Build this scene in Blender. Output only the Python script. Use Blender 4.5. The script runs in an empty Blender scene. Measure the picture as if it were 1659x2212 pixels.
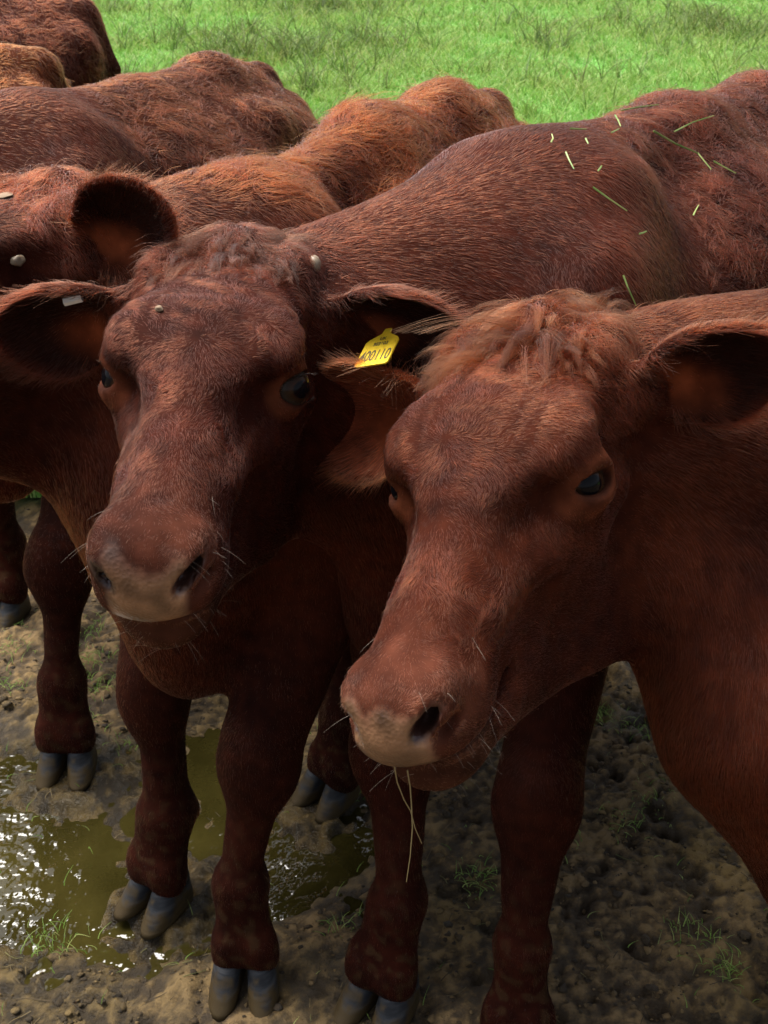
import bpy, math, random
import numpy as np
from mathutils import Vector, Matrix
from mathutils.bvhtree import BVHTree

random.seed(7)
rng = np.random.default_rng(7)
S = bpy.context.scene
COL = S.collection
rad = math.radians

# ---------------------------------------------------------------- camera
CAM_H, PITCH, FPX, CX, CY = 1.5, rad(29), 2340.0, 829.5, 1106.0
cd = bpy.data.cameras.new('camera'); cam = bpy.data.objects.new('camera', cd); COL.objects.link(cam)
cd.sensor_fit = 'VERTICAL'; cd.sensor_height = 36; cd.lens = 36 * FPX / 2212
cd.clip_start = 0.05; cd.clip_end = 1500
cam.location = (0, 0, CAM_H); cam.rotation_euler = (math.pi / 2 - PITCH, 0, 0)
cd.dof.use_dof = True; cd.dof.focus_distance = 1.12; cd.dof.aperture_fstop = 20.0
S.camera = cam
C0 = np.array([0, 0, CAM_H]); CR = np.array([1., 0, 0])
CU = np.array([0, math.sin(PITCH), math.cos(PITCH)]); CW = np.array([0, math.cos(PITCH), -math.sin(PITCH)])
def ray(u, v): return CW + (u - CX) / FPX * CR + (CY - v) / FPX * CU
def at(u, v, t): return C0 + t * ray(u, v)
def ground_at(u, v):
    d = ray(u, v); return C0 - d * CAM_H / d[2]
def cam_depth(P): return (P - C0) @ CW

# ---------------------------------------------------------------- light
SUN_EL, SUN_AZ = rad(66), rad(-55)          # azimuth measured from +Y towards +X: the light comes from the left
w = bpy.data.worlds.new('World'); S.world = w; w.use_nodes = True
nt = w.node_tree; bg = nt.nodes['Background']
sky = nt.nodes.new('ShaderNodeTexSky'); sky.sky_type = 'NISHITA'; sky.sun_disc = False
sky.sun_elevation = SUN_EL; sky.sun_rotation = SUN_AZ; sky.dust_density = 4.0; sky.air_density = 1.0; sky.ozone_density = 1.0
hs = nt.nodes.new('ShaderNodeHueSaturation'); hs.inputs['Saturation'].default_value = 0.5
nt.links.new(sky.outputs[0], hs.inputs['Color']); nt.links.new(hs.outputs[0], bg.inputs['Color'])
bg.inputs['Strength'].default_value = 0.058
sl = bpy.data.lights.new('sun', 'SUN'); sl.energy = 2.4; sl.angle = rad(42); sl.color = (1, .96, .9)
so = bpy.data.objects.new('sun', sl); COL.objects.link(so)
sdir = Vector((math.sin(SUN_AZ) * math.cos(SUN_EL), math.cos(SUN_AZ) * math.cos(SUN_EL), math.sin(SUN_EL)))
so.rotation_euler = sdir.to_track_quat('Z', 'Y').to_euler(); so.location = (-4, 1, 6)
S.view_settings.view_transform = 'Standard'; S.view_settings.look = 'None'
S.view_settings.exposure = 1.95; S.view_settings.gamma = 1.0; S.view_settings.use_curve_mapping = False
S.render.engine = 'CYCLES'
cy = S.cycles
cy.max_bounces = 6; cy.diffuse_bounces = 3; cy.glossy_bounces = 3; cy.transmission_bounces = 4; cy.transparent_max_bounces = 4
cy.use_denoising = True
S.cycles_curves.shape = 'RIBBONS'; S.cycles_curves.subdivisions = 2

# ---------------------------------------------------------------- helpers
def tag(o, label=None, cat=None, group=None, kind=None):
    if label: o['label'] = label
    if cat: o['category'] = cat
    if group: o['group'] = group
    if kind: o['kind'] = kind
    return o
def mesh_np(name, V, F4=None, mats=(), smooth=True, F3=None):
    me = bpy.data.meshes.new(name)
    V = np.asarray(V, np.float32)
    idx = []; st = []; tot = 0
    for F in (F4, F3):
        if F is None or len(F) == 0: continue
        F = np.asarray(F, np.int32); n = F.shape[1]
        idx.append(F.ravel()); st.append(tot + np.arange(len(F)) * n); tot += F.size
    idx = np.concatenate(idx); st = np.concatenate(st)
    me.vertices.add(len(V)); me.vertices.foreach_set('co', V.ravel())
    me.loops.add(len(idx)); me.loops.foreach_set('vertex_index', idx.astype(np.int32))
    me.polygons.add(len(st)); me.polygons.foreach_set('loop_start', st.astype(np.int32))
    if smooth: me.polygons.foreach_set('use_smooth', np.ones(len(st), bool))
    me.update(calc_edges=True)
    for m in mats: me.materials.append(m)
    return me
def link(name, data, parent=None):
    o = bpy.data.objects.new(name, data); COL.objects.link(o)
    if parent is not None:
        o.parent = parent; o.matrix_parent_inverse = Matrix.Translation(-parent.location)
    return o
def attr(data, name, typ, dom, arr):
    a = data.attributes.new(name, typ, dom)
    a.data.foreach_set({'FLOAT': 'value', 'FLOAT_VECTOR': 'vector', 'FLOAT_COLOR': 'color'}[typ], np.ascontiguousarray(arr, np.float32).ravel())
def nrm(v): v = np.asarray(v, float); return v / np.linalg.norm(v)
def nrm_rows(v): return v / np.maximum(np.linalg.norm(v, axis=1, keepdims=True), 1e-9)
def sstep(a, b, x):
    t = np.clip((x - a) / (b - a), 0, 1); return t * t * (3 - 2 * t)
class Waves:
    """smooth pseudo random field: a sum of plane waves"""
    def __init__(s, wl, n=24, seed=0, dim=3):
        r = np.random.default_rng(seed); d = r.normal(size=(n, dim)); d /= np.linalg.norm(d, axis=1)[:, None]
        s.k = (d * (2 * np.pi / (wl * r.uniform(.7, 1.4, n)))[:, None]).astype(np.float32); s.p = r.uniform(0, 6.28, n).astype(np.float32); s.n = n
    def __call__(s, P): 
        P = np.asarray(P, np.float32); out = np.zeros(len(P), np.float32)
        for k, p in zip(s.k, s.p): out += np.sin(P @ k + p)
        return out / math.sqrt(s.n / 2)

# ---------------------------------------------------------------- materials
def new_mat(name):
    m = bpy.data.materials.new(name); m.use_nodes = True
    n = m.node_tree; return m, n, n.nodes['Principled BSDF'], n.links
def N(nt_, typ, **kw):
    n = nt_.nodes.new(typ)
    for k, v in kw.items():
        if k in n.inputs: n.inputs[k].default_value = v
        else: setattr(n, k, v)
    return n
def ramp(nt_, fac, stops):
    r = nt_.nodes.new('ShaderNodeValToRGB'); e = r.color_ramp.elements
    while len(e) < len(stops): e.new(.5)
    for x, (p, c) in zip(e, stops): x.position = p; x.color = (*c, 1) if len(c) == 3 else c
    nt_.links.new(fac, r.inputs[0]); return r

# cow skin under the coat, the muzzle and the inside of the ears
m_skin, n, b, L = new_mat('cow_skin')
a = N(n, 'ShaderNodeAttribute', attribute_name='coat'); wt = N(n, 'ShaderNodeAttribute', attribute_name='bare')
tc = N(n, 'ShaderNodeTexCoord'); nz = N(n, 'ShaderNodeTexNoise', Scale=220.0, Detail=3.0); vo = N(n, 'ShaderNodeTexVoronoi', Scale=260.0)
L.new(tc.outputs['Object'], nz.inputs[0]); L.new(tc.outputs['Object'], vo.inputs[0])
vm = N(n, 'ShaderNodeMath', operation='MULTIPLY'); L.new(vo.outputs[0], vm.inputs[0]); L.new(wt.outputs['Fac'], vm.inputs[1])
n2 = N(n, 'ShaderNodeTexNoise', Scale=60.0, Detail=4.0); L.new(tc.outputs['Object'], n2.inputs[0])
mx = N(n, 'ShaderNodeMix', data_type='RGBA', blend_type='MULTIPLY'); mx.inputs[0].default_value = 1
rr = ramp(n, n2.outputs[0], [(.3, (.7, .66, .64)), (.75, (1.2, 1.15, 1.12))])
L.new(a.outputs['Color'], mx.inputs[6]); L.new(rr.outputs[0], mx.inputs[7]); L.new(mx.outputs[2], b.inputs['Base Color'])
mr = N(n, 'ShaderNodeMapRange'); mr.inputs[3].default_value = .85; ms_ = N(n, 'ShaderNodeMath', operation='MULTIPLY_ADD'); ms_.inputs[1].default_value = .4; ms_.inputs[2].default_value = .06; L.new(wt.outputs['Fac'], ms_.inputs[0]); L.new(ms_.outputs[0], b.inputs['Specular IOR Level']); mr.inputs[4].default_value = .33; L.new(wt.outputs['Fac'], mr.inputs[0]); L.new(mr.outputs[0], b.inputs['Roughness'])
bp = N(n, 'ShaderNodeBump', Strength=.28, Distance=.002)
ad = N(n, 'ShaderNodeMath', operation='ADD'); L.new(nz.outputs[0], ad.inputs[0]); L.new(vm.outputs[0], ad.inputs[1]); L.new(ad.outputs[0], bp.inputs['Height']); L.new(bp.outputs[0], b.inputs['Normal'])

# coat hair
m_fur, n, b, L = new_mat('cow_coat_hair')
n.nodes.remove(b)
a = N(n, 'ShaderNodeAttribute', attribute_name='tint')
hb = N(n, 'ShaderNodeBsdfHairPrincipled'); hb.parametrization = 'COLOR'
hb.inputs['Roughness'].default_value = .42; hb.inputs['Radial Roughness'].default_value = .5; hb.inputs['IOR'].default_value = 1.27
if 'Random Roughness' in hb.inputs: hb.inputs['Random Roughness'].default_value = .3
L.new(a.outputs['Color'], hb.inputs['Color']); L.new(hb.outputs[0], n.nodes['Material Output'].inputs['Surface'])

m_whisk, n, b, L = new_mat('whisker_hair'); b.inputs['Base Color'].default_value = (.3, .24, .19, 1); b.inputs['Roughness'].default_value = .4

m_eye, n, b, L = new_mat('wet_dark_eye')
tc = N(n, 'ShaderNodeTexCoord'); sx = N(n, 'ShaderNodeSeparateXYZ'); L.new(tc.outputs['Object'], sx.inputs[0])
ln = N(n, 'ShaderNodeVectorMath', operation='LENGTH'); mp = N(n, 'ShaderNodeMapping'); mp.inputs['Scale'].default_value = (1, 1.25, 0); L.new(tc.outputs['Object'], mp.inputs[0]); L.new(mp.outputs[0], ln.inputs[0])
r_ = ramp(n, ln.outputs['Value'], [(0, (.003, .003, .004)), (.0105 / .03, (.004, .003, .004)), (.0125 / .03, (.03, .013, .006)), (.0165 / .03, (.022, .011, .006)), (.0195 / .03, (.03, .022, .016)), (1, (.06, .045, .035))])
sc_ = N(n, 'ShaderNodeMath', operation='DIVIDE'); sc_.inputs[1].default_value = .03; L.new(ln.outputs['Value'], sc_.inputs[0]); L.new(sc_.outputs[0], r_.inputs[0])
L.new(r_.outputs[0], b.inputs['Base Color']); b.inputs['Roughness'].default_value = .05; b.inputs['Specular IOR Level'].default_value = .1

m_hoof, n, b, L = new_mat('hoof_horn')
tc = N(n, 'ShaderNodeTexCoord'); wv = N(n, 'ShaderNodeTexNoise', Scale=14.0, Detail=5.0); mp = N(n, 'ShaderNodeMapping'); mp.inputs['Scale'].default_value = (1, 1, 7)
L.new(tc.outputs['Object'], mp.inputs[0]); L.new(mp.outputs[0], wv.inputs[0])
sx = N(n, 'ShaderNodeSeparateXYZ'); L.new(tc.outputs['Object'], sx.inputs[0])
r_ = ramp(n, wv.outputs[0], [(.34, (.008, .009, .011)), (.5, (.022, .024, .028)), (.66, (.055, .056, .06))])
nz = N(n, 'ShaderNodeTexNoise', Scale=40.0, Detail=4.0); L.new(tc.outputs['Object'], nz.inputs[0])
am = N(n, 'ShaderNodeMath', operation='MULTIPLY_ADD'); am.inputs[1].default_value = -8; am.inputs[2].default_value = .52; L.new(sx.outputs['Z'], am.inputs[0])
ad = N(n, 'ShaderNodeMath', operation='ADD'); L.new(am.outputs[0], ad.inputs[0]); L.new(nz.outputs[0], ad.inputs[1])
r2 = ramp(n, ad.outputs[0], [(.62, (0, 0, 0)), (.85, (1, 1, 1))])
mx = N(n, 'ShaderNodeMix', data_type='RGBA'); L.new(r2.outputs[0], mx.inputs[0]); L.new(r_.outputs[0], mx.inputs[6]); mx.inputs[7].default_value = (.05, .034, .015, 1)
L.new(mx.outputs[2], b.inputs['Base Color']); b.inputs['Roughness'].default_value = .5; b.inputs['Specular IOR Level'].default_value = .16
bp = N(n, 'ShaderNodeBump', Strength=.5, Distance=.003); L.new(wv.outputs[0], bp.inputs['Height']); L.new(bp.outputs[0], b.inputs['Normal'])

m_horn, n, b, L = new_mat('horn_bud_keratin'); tc = N(n, 'ShaderNodeTexCoord'); nz = N(n, 'ShaderNodeTexNoise', Scale=90.0); L.new(tc.outputs['Object'], nz.inputs[0])
r_ = ramp(n, nz.outputs[0], [(.35, (.11, .08, .05)), (.65, (.26, .2, .13))]); L.new(r_.outputs[0], b.inputs['Base Color']); b.inputs['Roughness'].default_value = .5
m_tag, n, b, L = new_mat('yellow_tag_plastic'); tc = N(n, 'ShaderNodeTexCoord'); nz = N(n, 'ShaderNodeTexNoise', Scale=70.0, Detail=4.0); L.new(tc.outputs['Object'], nz.inputs[0])
r_ = ramp(n, nz.outputs[0], [(.3, (.62, .42, .015)), (.7, (.8, .58, .03))]); L.new(r_.outputs[0], b.inputs['Base Color']); b.inputs['Roughness'].default_value = .38
m_ink, n, b, L = new_mat('tag_ink'); b.inputs['Base Color'].default_value = (.05, .045, .02, 1); b.inputs['Roughness'].default_value = .6
m_white, n, b, L = new_mat('white_tag_plastic'); b.inputs['Base Color'].default_value = (.75, .76, .75, 1); b.inputs['Roughness'].default_value = .3
m_dung, n, b, L = new_mat('dried_pale_dung'); b.inputs['Base Color'].default_value = (.19, .13, .08, 1); b.inputs['Roughness'].default_value = .9

def grass_mat(name, lo, hi, tip):
    m, n, b, L = new_mat(name)
    hi_ = N(n, 'ShaderNodeHairInfo'); r1 = ramp(n, hi_.outputs['Random'], [(0, lo), (.6, hi), (1, tip)])
    a = N(n, 'ShaderNodeAttribute', attribute_name='tint'); mx = N(n, 'ShaderNodeMix', data_type='RGBA', blend_type='MULTIPLY'); mx.inputs[0].default_value = 1
    L.new(r1.outputs[0], mx.inputs[6]); L.new(a.outputs['Color'], mx.inputs[7])
    L.new(mx.outputs[2], b.inputs['Base Color']); b.inputs['Roughness'].default_value = .5
    tr = N(n, 'ShaderNodeBsdfTranslucent'); L.new(mx.outputs[2], tr.inputs[0]); ms = N(n, 'ShaderNodeMixShader'); ms.inputs[0].default_value = .35
    L.new(b.outputs[0], ms.inputs[1]); L.new(tr.outputs[0], ms.inputs[2]); L.new(ms.outputs[0], n.nodes['Material Output'].inputs[0]); return m
m_grass = grass_mat('meadow_grass', (.16, .31, .055), (.28, .45, .095), (.48, .55, .2))
m_clip, n, b, L = new_mat('cut_grass_blade'); tc = N(n, 'ShaderNodeTexCoord'); nz = N(n, 'ShaderNodeTexNoise', Scale=25.0); L.new(tc.outputs['Object'], nz.inputs[0])
r_ = ramp(n, nz.outputs[0], [(.35, (.09, .18, .025)), (.65, (.26, .31, .09))]); L.new(r_.outputs[0], b.inputs['Base Color']); b.inputs['Roughness'].default_value = .45
m_straw, n, b, L = new_mat('straw_stalk'); b.inputs['Base Color'].default_value = (.2, .15, .065, 1); b.inputs['Roughness'].default_value = .5

# ground: trodden mud near the herd, turf beyond
m_ground, n, b, L = new_mat('mud_and_turf')
tc = N(n, 'ShaderNodeTexCoord'); P = tc.outputs['Object']
aw = N(n, 'ShaderNodeAttribute', attribute_name='wet'); ag = N(n, 'ShaderNodeAttribute', attribute_name='turf'); ac = N(n, 'ShaderNodeAttribute', attribute_name='clod')
n1 = N(n, 'ShaderNodeTexNoise', Scale=9.0, Detail=8.0, Roughness=.7); n2 = N(n, 'ShaderNodeTexNoise', Scale=70.0, Detail=8.0, Roughness=.75); n3 = N(n, 'ShaderNodeTexNoise', Scale=2.2, Detail=4.0); n4 = N(n, 'ShaderNodeTexNoise', Scale=240.0, Detail=4.0)
for q in (n1, n2, n3, n4): L.new(P, q.inputs[0])
ad = N(n, 'ShaderNodeMath', operation='ADD'); L.new(n1.outputs[0], ad.inputs[0]); L.new(n2.outputs[0], ad.inputs[1])
c1 = ramp(n, ad.outputs[0], [(.0, (.025, .015, .007)), (.8 / 2, (.065, .041, .018)), (1.0 / 2, (.15, .096, .04)), (1.2 / 2, (.27, .175, .075))])
dv = N(n, 'ShaderNodeMath', operation='MULTIPLY'); dv.inputs[1].default_value = .5; L.new(ad.outputs[0], dv.inputs[0]); cm = N(n, 'ShaderNodeMath', operation='MULTIPLY_ADD'); cm.inputs[1].default_value = .8; L.new(ac.outputs['Fac'], cm.inputs[0]); sb2 = N(n, 'ShaderNodeMath', operation='SUBTRACT'); sb2.inputs[1].default_value = .43; L.new(dv.outputs[0], sb2.inputs[0]); L.new(sb2.outputs[0], cm.inputs[2]); L.new(cm.outputs[0], c1.inputs[0])
g1 = ramp(n, n3.outputs[0], [(.45, (1, 1, 1)), (.65, (.7, .72, .52))])
mm = N(n, 'ShaderNodeMix', data_type='RGBA', blend_type='MULTIPLY'); mm.inputs[0].default_value = .8; L.new(c1.outputs[0], mm.inputs[6]); L.new(g1.outputs[0], mm.inputs[7])
wd = N(n, 'ShaderNodeMix', data_type='RGBA', blend_type='MULTIPLY'); L.new(aw.outputs['Fac'], wd.inputs[0]); L.new(mm.outputs[2], wd.inputs[6]); wd.inputs[7].default_value = (.42, .42, .3, 1)
tg = ramp(n, n2.outputs[0], [(.3, (.05, .13, .018)), (.7, (.12, .27, .035))])
mt = N(n, 'ShaderNodeMix', data_type='RGBA'); L.new(ag.outputs['Fac'], mt.inputs[0]); L.new(wd.outputs[2], mt.inputs[6]); L.new(tg.outputs[0], mt.inputs[7])
L.new(mt.outputs[2], b.inputs['Base Color'])
rg = N(n, 'ShaderNodeMapRange'); rg.inputs[3].default_value = .78; rg.inputs[4].default_value = .1; L.new(aw.outputs['Fac'], rg.inputs[0])
rj = ramp(n, n2.outputs[0], [(.42, (0, 0, 0)), (.6, (1, 1, 1))]); rm = N(n, 'ShaderNodeMath', operation='MULTIPLY_ADD'); rm.inputs[1].default_value = .25; L.new(rj.outputs[0], rm.inputs[0]); L.new(rg.outputs[0], rm.inputs[2]); L.new(rm.outputs[0], b.inputs['Roughness'])
bp = N(n, 'ShaderNodeBump', Strength=.9, Distance=.012); L.new(n2.outputs[0], bp.inputs['Height']); bp2 = N(n, 'ShaderNodeBump', Strength=.6, Distance=.003); L.new(n4.outputs[0], bp2.inputs['Height']); L.new(bp.outputs[0], bp2.inputs['Normal']); L.new(bp2.outputs[0], b.inputs['Normal'])

m_water, n, b, L = new_mat('muddy_puddle_water')
tc = N(n, 'ShaderNodeTexCoord'); n1 = N(n, 'ShaderNodeTexNoise', Scale=30.0, Detail=2.5, Roughness=.5); n2 = N(n, 'ShaderNodeTexNoise', Scale=6.0, Detail=5.0)
for q in (n1, n2): L.new(tc.outputs['Object'], q.inputs[0])
r_ = ramp(n, n2.outputs[0], [(.35, (.022, .018, .004)), (.65, (.042, .034, .008))]); L.new(r_.outputs[0], b.inputs['Base Color'])
b.inputs['Roughness'].default_value = .03; b.inputs['Specular IOR Level'].default_value = .5
bp = N(n, 'ShaderNodeBump', Strength=.38, Distance=.012); L.new(n1.outputs[0], bp.inputs['Height']); L.new(bp.outputs[0], b.inputs['Normal'])

# ---------------------------------------------------------------- implicit surfaces
class Field:
    """a smooth union of round cones and ellipsoids, turned into one closed skin"""
    def __init__(s): s.add = []; s.sub = []
    def cone(s, a, b, ra, rb, k=.05, flow=None, reg=0):
        a = np.asarray(a, float); b = np.asarray(b, float)
        c = (a + b) / 2; R = np.linalg.norm(b - a) / 2 + max(ra, rb)
        s.add.append(dict(t=0, a=a.astype(np.float32), ab=(b - a).astype(np.float32), ra=ra, rb=rb, k=k, c=c, R=R, flow=flow, reg=reg))
    def ell(s, c, r, M=np.eye(3), k=.05, flow=None, reg=0, sub=False):
        d = dict(t=1, c=np.asarray(c, float), r=np.asarray(r, np.float32), M=np.asarray(M, np.float32), k=k, R=max(r), flow=flow, reg=reg)
        (s.sub if sub else s.add).append(d)
    @staticmethod
    def dist(p, P):
        if p['t'] == 0:
            q = P - p['a']; ab = p['ab']; t = np.clip(q @ ab / max(float(ab @ ab), 1e-9), 0, 1)
            return np.linalg.norm(q - t[:, None] * ab, axis=1) - (p['ra'] + t * (p['rb'] - p['ra']))
        q = (P - p['c'].astype(np.float32)) @ p['M']
        if 'cup' in p:
            return p['cup'](q)
        k0 = np.linalg.norm(q / p['r'], axis=1); k1 = np.linalg.norm(q / p['r'] ** 2, axis=1)
        return k0 * (k0 - 1) / np.maximum(k1, 1e-6)
    def __call__(s, P, band=.05):
        P = np.asarray(P, np.float32); d = np.full(len(P), .5, np.float32)
        for p in s.add:
            m = np.nonzero(((P - p['c'].astype(np.float32)) ** 2).sum(1) < (p['R'] + band + p['k']) ** 2)[0]
            if len(m) == 0: continue
            e = s.dist(p, P[m]); dm = d[m]; k = p['k']
            h = np.maximum(k - np.abs(dm - e), 0) / k
            d[m] = np.minimum(dm, e) - h * h * k * .25
        for p in s.sub:
            m = np.nonzero(((P - p['c'].astype(np.float32)) ** 2).sum(1) < (p['R'] + band) ** 2)[0]
            if len(m) == 0: continue
            e = -s.dist(p, P[m]); dm = d[m]; k = p['k']
            h = np.maximum(k - np.abs(dm - e), 0) / k
            d[m] = np.maximum(dm, e) + h * h * k * .25
        return d
    def flow(s, P):
        """the way the coat lies at P: average of the nearby pieces"""
        P = np.asarray(P, np.float32); o = np.zeros_like(P); rs = np.zeros((len(P), 6), np.float32)
        for p in s.add:
            m = np.nonzero(((P - p['c'].astype(np.float32)) ** 2).sum(1) < (p['R'] + .14) ** 2)[0]
            if len(m) == 0: continue
            wgt = np.exp(-np.clip(s.dist(p, P[m]), -.02, 1) / .022)
            if p['flow'] is not None: o[m] += wgt[:, None] * np.asarray(p['flow'], np.float32)
            rs[m, p['reg']] += wgt
        return o, rs / np.maximum(rs.sum(1, keepdims=True), 1e-9)
    def bounds(s, pad):
        lo = np.min([p['c'] - p['R'] for p in s.add], 0); hi = np.max([p['c'] + p['R'] for p in s.add], 0)
        return lo - pad, hi + pad

def polygonise(f, vox, detail=None, fine=None):
    """surface nets on the cells near the skin"""
    lo, hi = f.bounds(3 * vox)
    K = 4; n = (np.ceil((hi - lo) / (vox * K)).astype(int)) * K + 1
    cn = (n - 1) // K
    g = np.stack(np.meshgrid(*[np.arange(c) for c in cn], indexing='ij'), -1).reshape(-1, 3)
    cc = (lo + (g + .5) * K * vox).astype(np.float32)
    dc = f(cc, band=.1)
    D = np.repeat(np.repeat(np.repeat(dc.reshape(cn), K, 0), K, 1), K, 2)
    D = np.pad(D, ((0, 1),) * 3, mode='edge')
    near = g[np.abs(dc) < K * vox * 1.15]
    off = np.stack(np.meshgrid(*[np.arange(K + 1)] * 3, indexing='ij'), -1).reshape(-1, 3)
    I = (near[:, None] * K + off[None]).reshape(-1, 3)
    fl = np.unique((I[:, 0] * n[1] + I[:, 1]) * n[2] + I[:, 2])
    I = np.stack([fl // (n[1] * n[2]), fl // n[2] % n[1], fl % n[2]], 1)
    P = (lo + I * vox).astype(np.float32)
    v = f(P)
    if detail is not None: v = v + detail(P)
    D.reshape(-1)[fl] = v
    cells = (near[:, None] * K + np.stack(np.meshgrid(*[np.arange(K)] * 3, indexing='ij'), -1).reshape(-1, 3)[None]).reshape(-1, 3)
    cf = (cells[:, 0] * n[1] + cells[:, 1]) * n[2] + cells[:, 2]
    co = np.array([[i, j, k] for i in (0, 1) for j in (0, 1) for k in (0, 1)]); cofl = (co[:, 0] * n[1] + co[:, 1]) * n[2] + co[:, 2]
    Df = D.reshape(-1); vals = Df[cf[:, None] + cofl[None]]
    ins = vals < 0; act = ins.any(1) & ~ins.all(1)
    cf = cf[act]; cells = cells[act]; vals = vals[act]; ins = ins[act]
    acc = np.zeros((len(cf), 3)); cnt = np.zeros(len(cf))
    for i in range(8):
        for j in range(i + 1, 8):
            if np.abs(co[i] - co[j]).sum() != 1: continue
            m = ins[:, i] != ins[:, j]; t = vals[m, i] / (vals[m, i] - vals[m, j])
            acc[m] += co[i] + t[:, None] * (co[j] - co[i]); cnt[m] += 1
    V = lo + (cells + acc / cnt[:, None]) * vox
    o = np.argsort(cf); cs = cf[o]
    def idx(q):
        p = np.searchsorted(cs, q); p = np.clip(p, 0, len(cs) - 1); return np.where(cs[p] == q, o[p], -1)
    st = np.array([n[1] * n[2], n[2], 1]); Q = []
    for ax in range(3):
        b1, b2 = (ax + 1) % 3, (ax + 2) % 3
        # the edge that starts at the corner of each active cell
        i0 = 0; i1 = [4, 2, 1][ax]
        m = ins[:, i0] != ins[:, i1]; c = cf[m]; fw = ins[m, i0]
        q = np.stack([idx(c), idx(c - st[b1]), idx(c - st[b1] - st[b2]), idx(c - st[b2])], 1)
        ok = (q >= 0).all(1); q = q[ok]; fw = fw[ok]
        Q.append(np.where(fw[:, None], q, q[:, ::-1]))
    return V, np.concatenate(Q)

def vnormals(V, Q):
    fn = np.cross(V[Q[:, 2]] - V[Q[:, 0]], V[Q[:, 3]] - V[Q[:, 1]])
    Nn = np.zeros_like(V)
    for i in range(4):
        for k in range(3): Nn[:, k] += np.bincount(Q[:, i], fn[:, k], len(V))
    return Nn / np.maximum(np.linalg.norm(Nn, axis=1, keepdims=True), 1e-12)
def relax(V, Q, it=2, lam=.5):
    for _ in range(it):
        A = np.zeros_like(V); c = np.zeros(len(V))
        for i in range(4):
            j = (i + 1) % 4
            for k in range(3): A[:, k] += np.bincount(Q[:, i], V[Q[:, j], k], len(V)) + np.bincount(Q[:, j], V[Q[:, i], k], len(V))
            c += np.bincount(Q[:, i], minlength=len(V)) + np.bincount(Q[:, j], minlength=len(V))
        V = V + lam * (A / np.maximum(c, 1)[:, None] - V)
    return V

# ---------------------------------------------------------------- cattle
def rot_ypr(y, p, r):
    y, p, r = map(rad, (y, p, r))
    return np.array(Matrix.Rotation(y, 3, 'Z') @ Matrix.Rotation(p, 3, 'Y') @ Matrix.Rotation(r, 3, 'X'))
def frame(x, z):
    x = nrm(x); z = np.asarray(z, float); z = nrm(z - x * (z @ x)); return np.stack([x, np.cross(z, x), z], 1)
EYE = np.array([.012, .089, -.002])
EYE_OUT = lambda e: nrm(np.array([.42, e * .86, .24]))
EYE_LEN = lambda e: nrm(np.array([.84, e * -.475, .22]))

def claw_mesh(side, s=1.0):
    """one half of a cloven hoof: toe towards +X, flat inner wall, sloping front"""
    V = []; nA = 18; lev = [(0, .98), (.01, 1.04), (.03, 1.03), (.05, .99), (.07, .94), (.09, .88), (.1, .82), (.108, .55)]
    for h, sc in lev:
        f = h / .095
        xf = .088 - .064 * f; xb = -.042 + .004 * f
        for i in range(nA):
            t = 2 * math.pi * i / nA; cx, sy = math.cos(t), math.sin(t)
            ex_ = .72; x = (xf + xb) / 2 + (xf - xb) / 2 * math.copysign(abs(cx) ** ex_, cx)
            hw = .0255 * sc * (1 - .2 * max(0, cx) ** 3); y = .030 - .003 * max(0, cx) - .004 * h / .1 + hw * math.copysign(abs(sy) ** ex_, sy)
            V.append((x * s, side * max(y, .0045) * s, h * .76 * s))
    F = []
    for l in range(len(lev) - 1):
        for i in range(nA):
            j = (i + 1) % nA; q = (l * nA + i, l * nA + j, (l + 1) * nA + j, (l + 1) * nA + i); F.append(q if side > 0 else q[::-1])
    me = bpy.data.meshes.new('claw'); top = tuple((len(lev) - 1) * nA + i for i in range(nA)); bot = tuple(reversed(range(nA)))
    me.from_pydata(V, [], F + ([top, bot] if side > 0 else [top[::-1], bot[::-1]]))
    me.polygons.foreach_set('use_smooth', [True] * len(me.polygons)); me.materials.append(m_hoof); me.update(); return me
CLAW = {1: claw_mesh(1), -1: claw_mesh(-1)}
def eye_mesh():
    import bmesh
    bm = bmesh.new(); bmesh.ops.create_uvsphere(bm, u_segments=28, v_segments=16, radius=.0245)
    for v in bm.verts:
        if v.co.z > .015: v.co.z += (v.co.z - .015) * .12
    me = bpy.data.meshes.new('eye'); bm.to_mesh(me); bm.free(); me.polygons.foreach_set('use_smooth', [True] * len(me.polygons)); me.materials.append(m_eye); return me
EYEM = eye_mesh()

FURS = []
def fur_curves(name, roots, pts_rel, radius, tint, mat, parent, taper=.35):
    """roots (N,3), pts_rel (N,K,3), radius (N,)"""
    n_, K = pts_rel.shape[:2]
    hc = bpy.data.hair_curves.new(name); hc.add_curves([K] * n_)
    pos = (roots[:, None] + pts_rel).astype(np.float32)
    hc.attributes['position'].data.foreach_set('vector', pos.ravel())
    r = radius[:, None] * np.linspace(1, taper, K)[None]
    attr(hc, 'radius', 'FLOAT', 'POINT', r); attr(hc, 'tint', 'FLOAT_COLOR', 'CURVE', np.concatenate([tint, np.ones((n_, 1))], 1))
    hc.materials.append(mat); o = link(name, hc, parent); o['kind'] = 'stuff'; return o

W_curl = [Waves(.05, 18, 10 + i) for i in range(3)]; W_curl2 = [Waves(.022, 18, 20 + i) for i in range(3)]
W_len = Waves(.09, 16, 31); W_col = Waves(.16, 16, 32); W_clump = Waves(.011, 20, 33); W_col2 = Waves(.03, 16, 34)
W_seg = Waves(.3, 14, 35)

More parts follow.
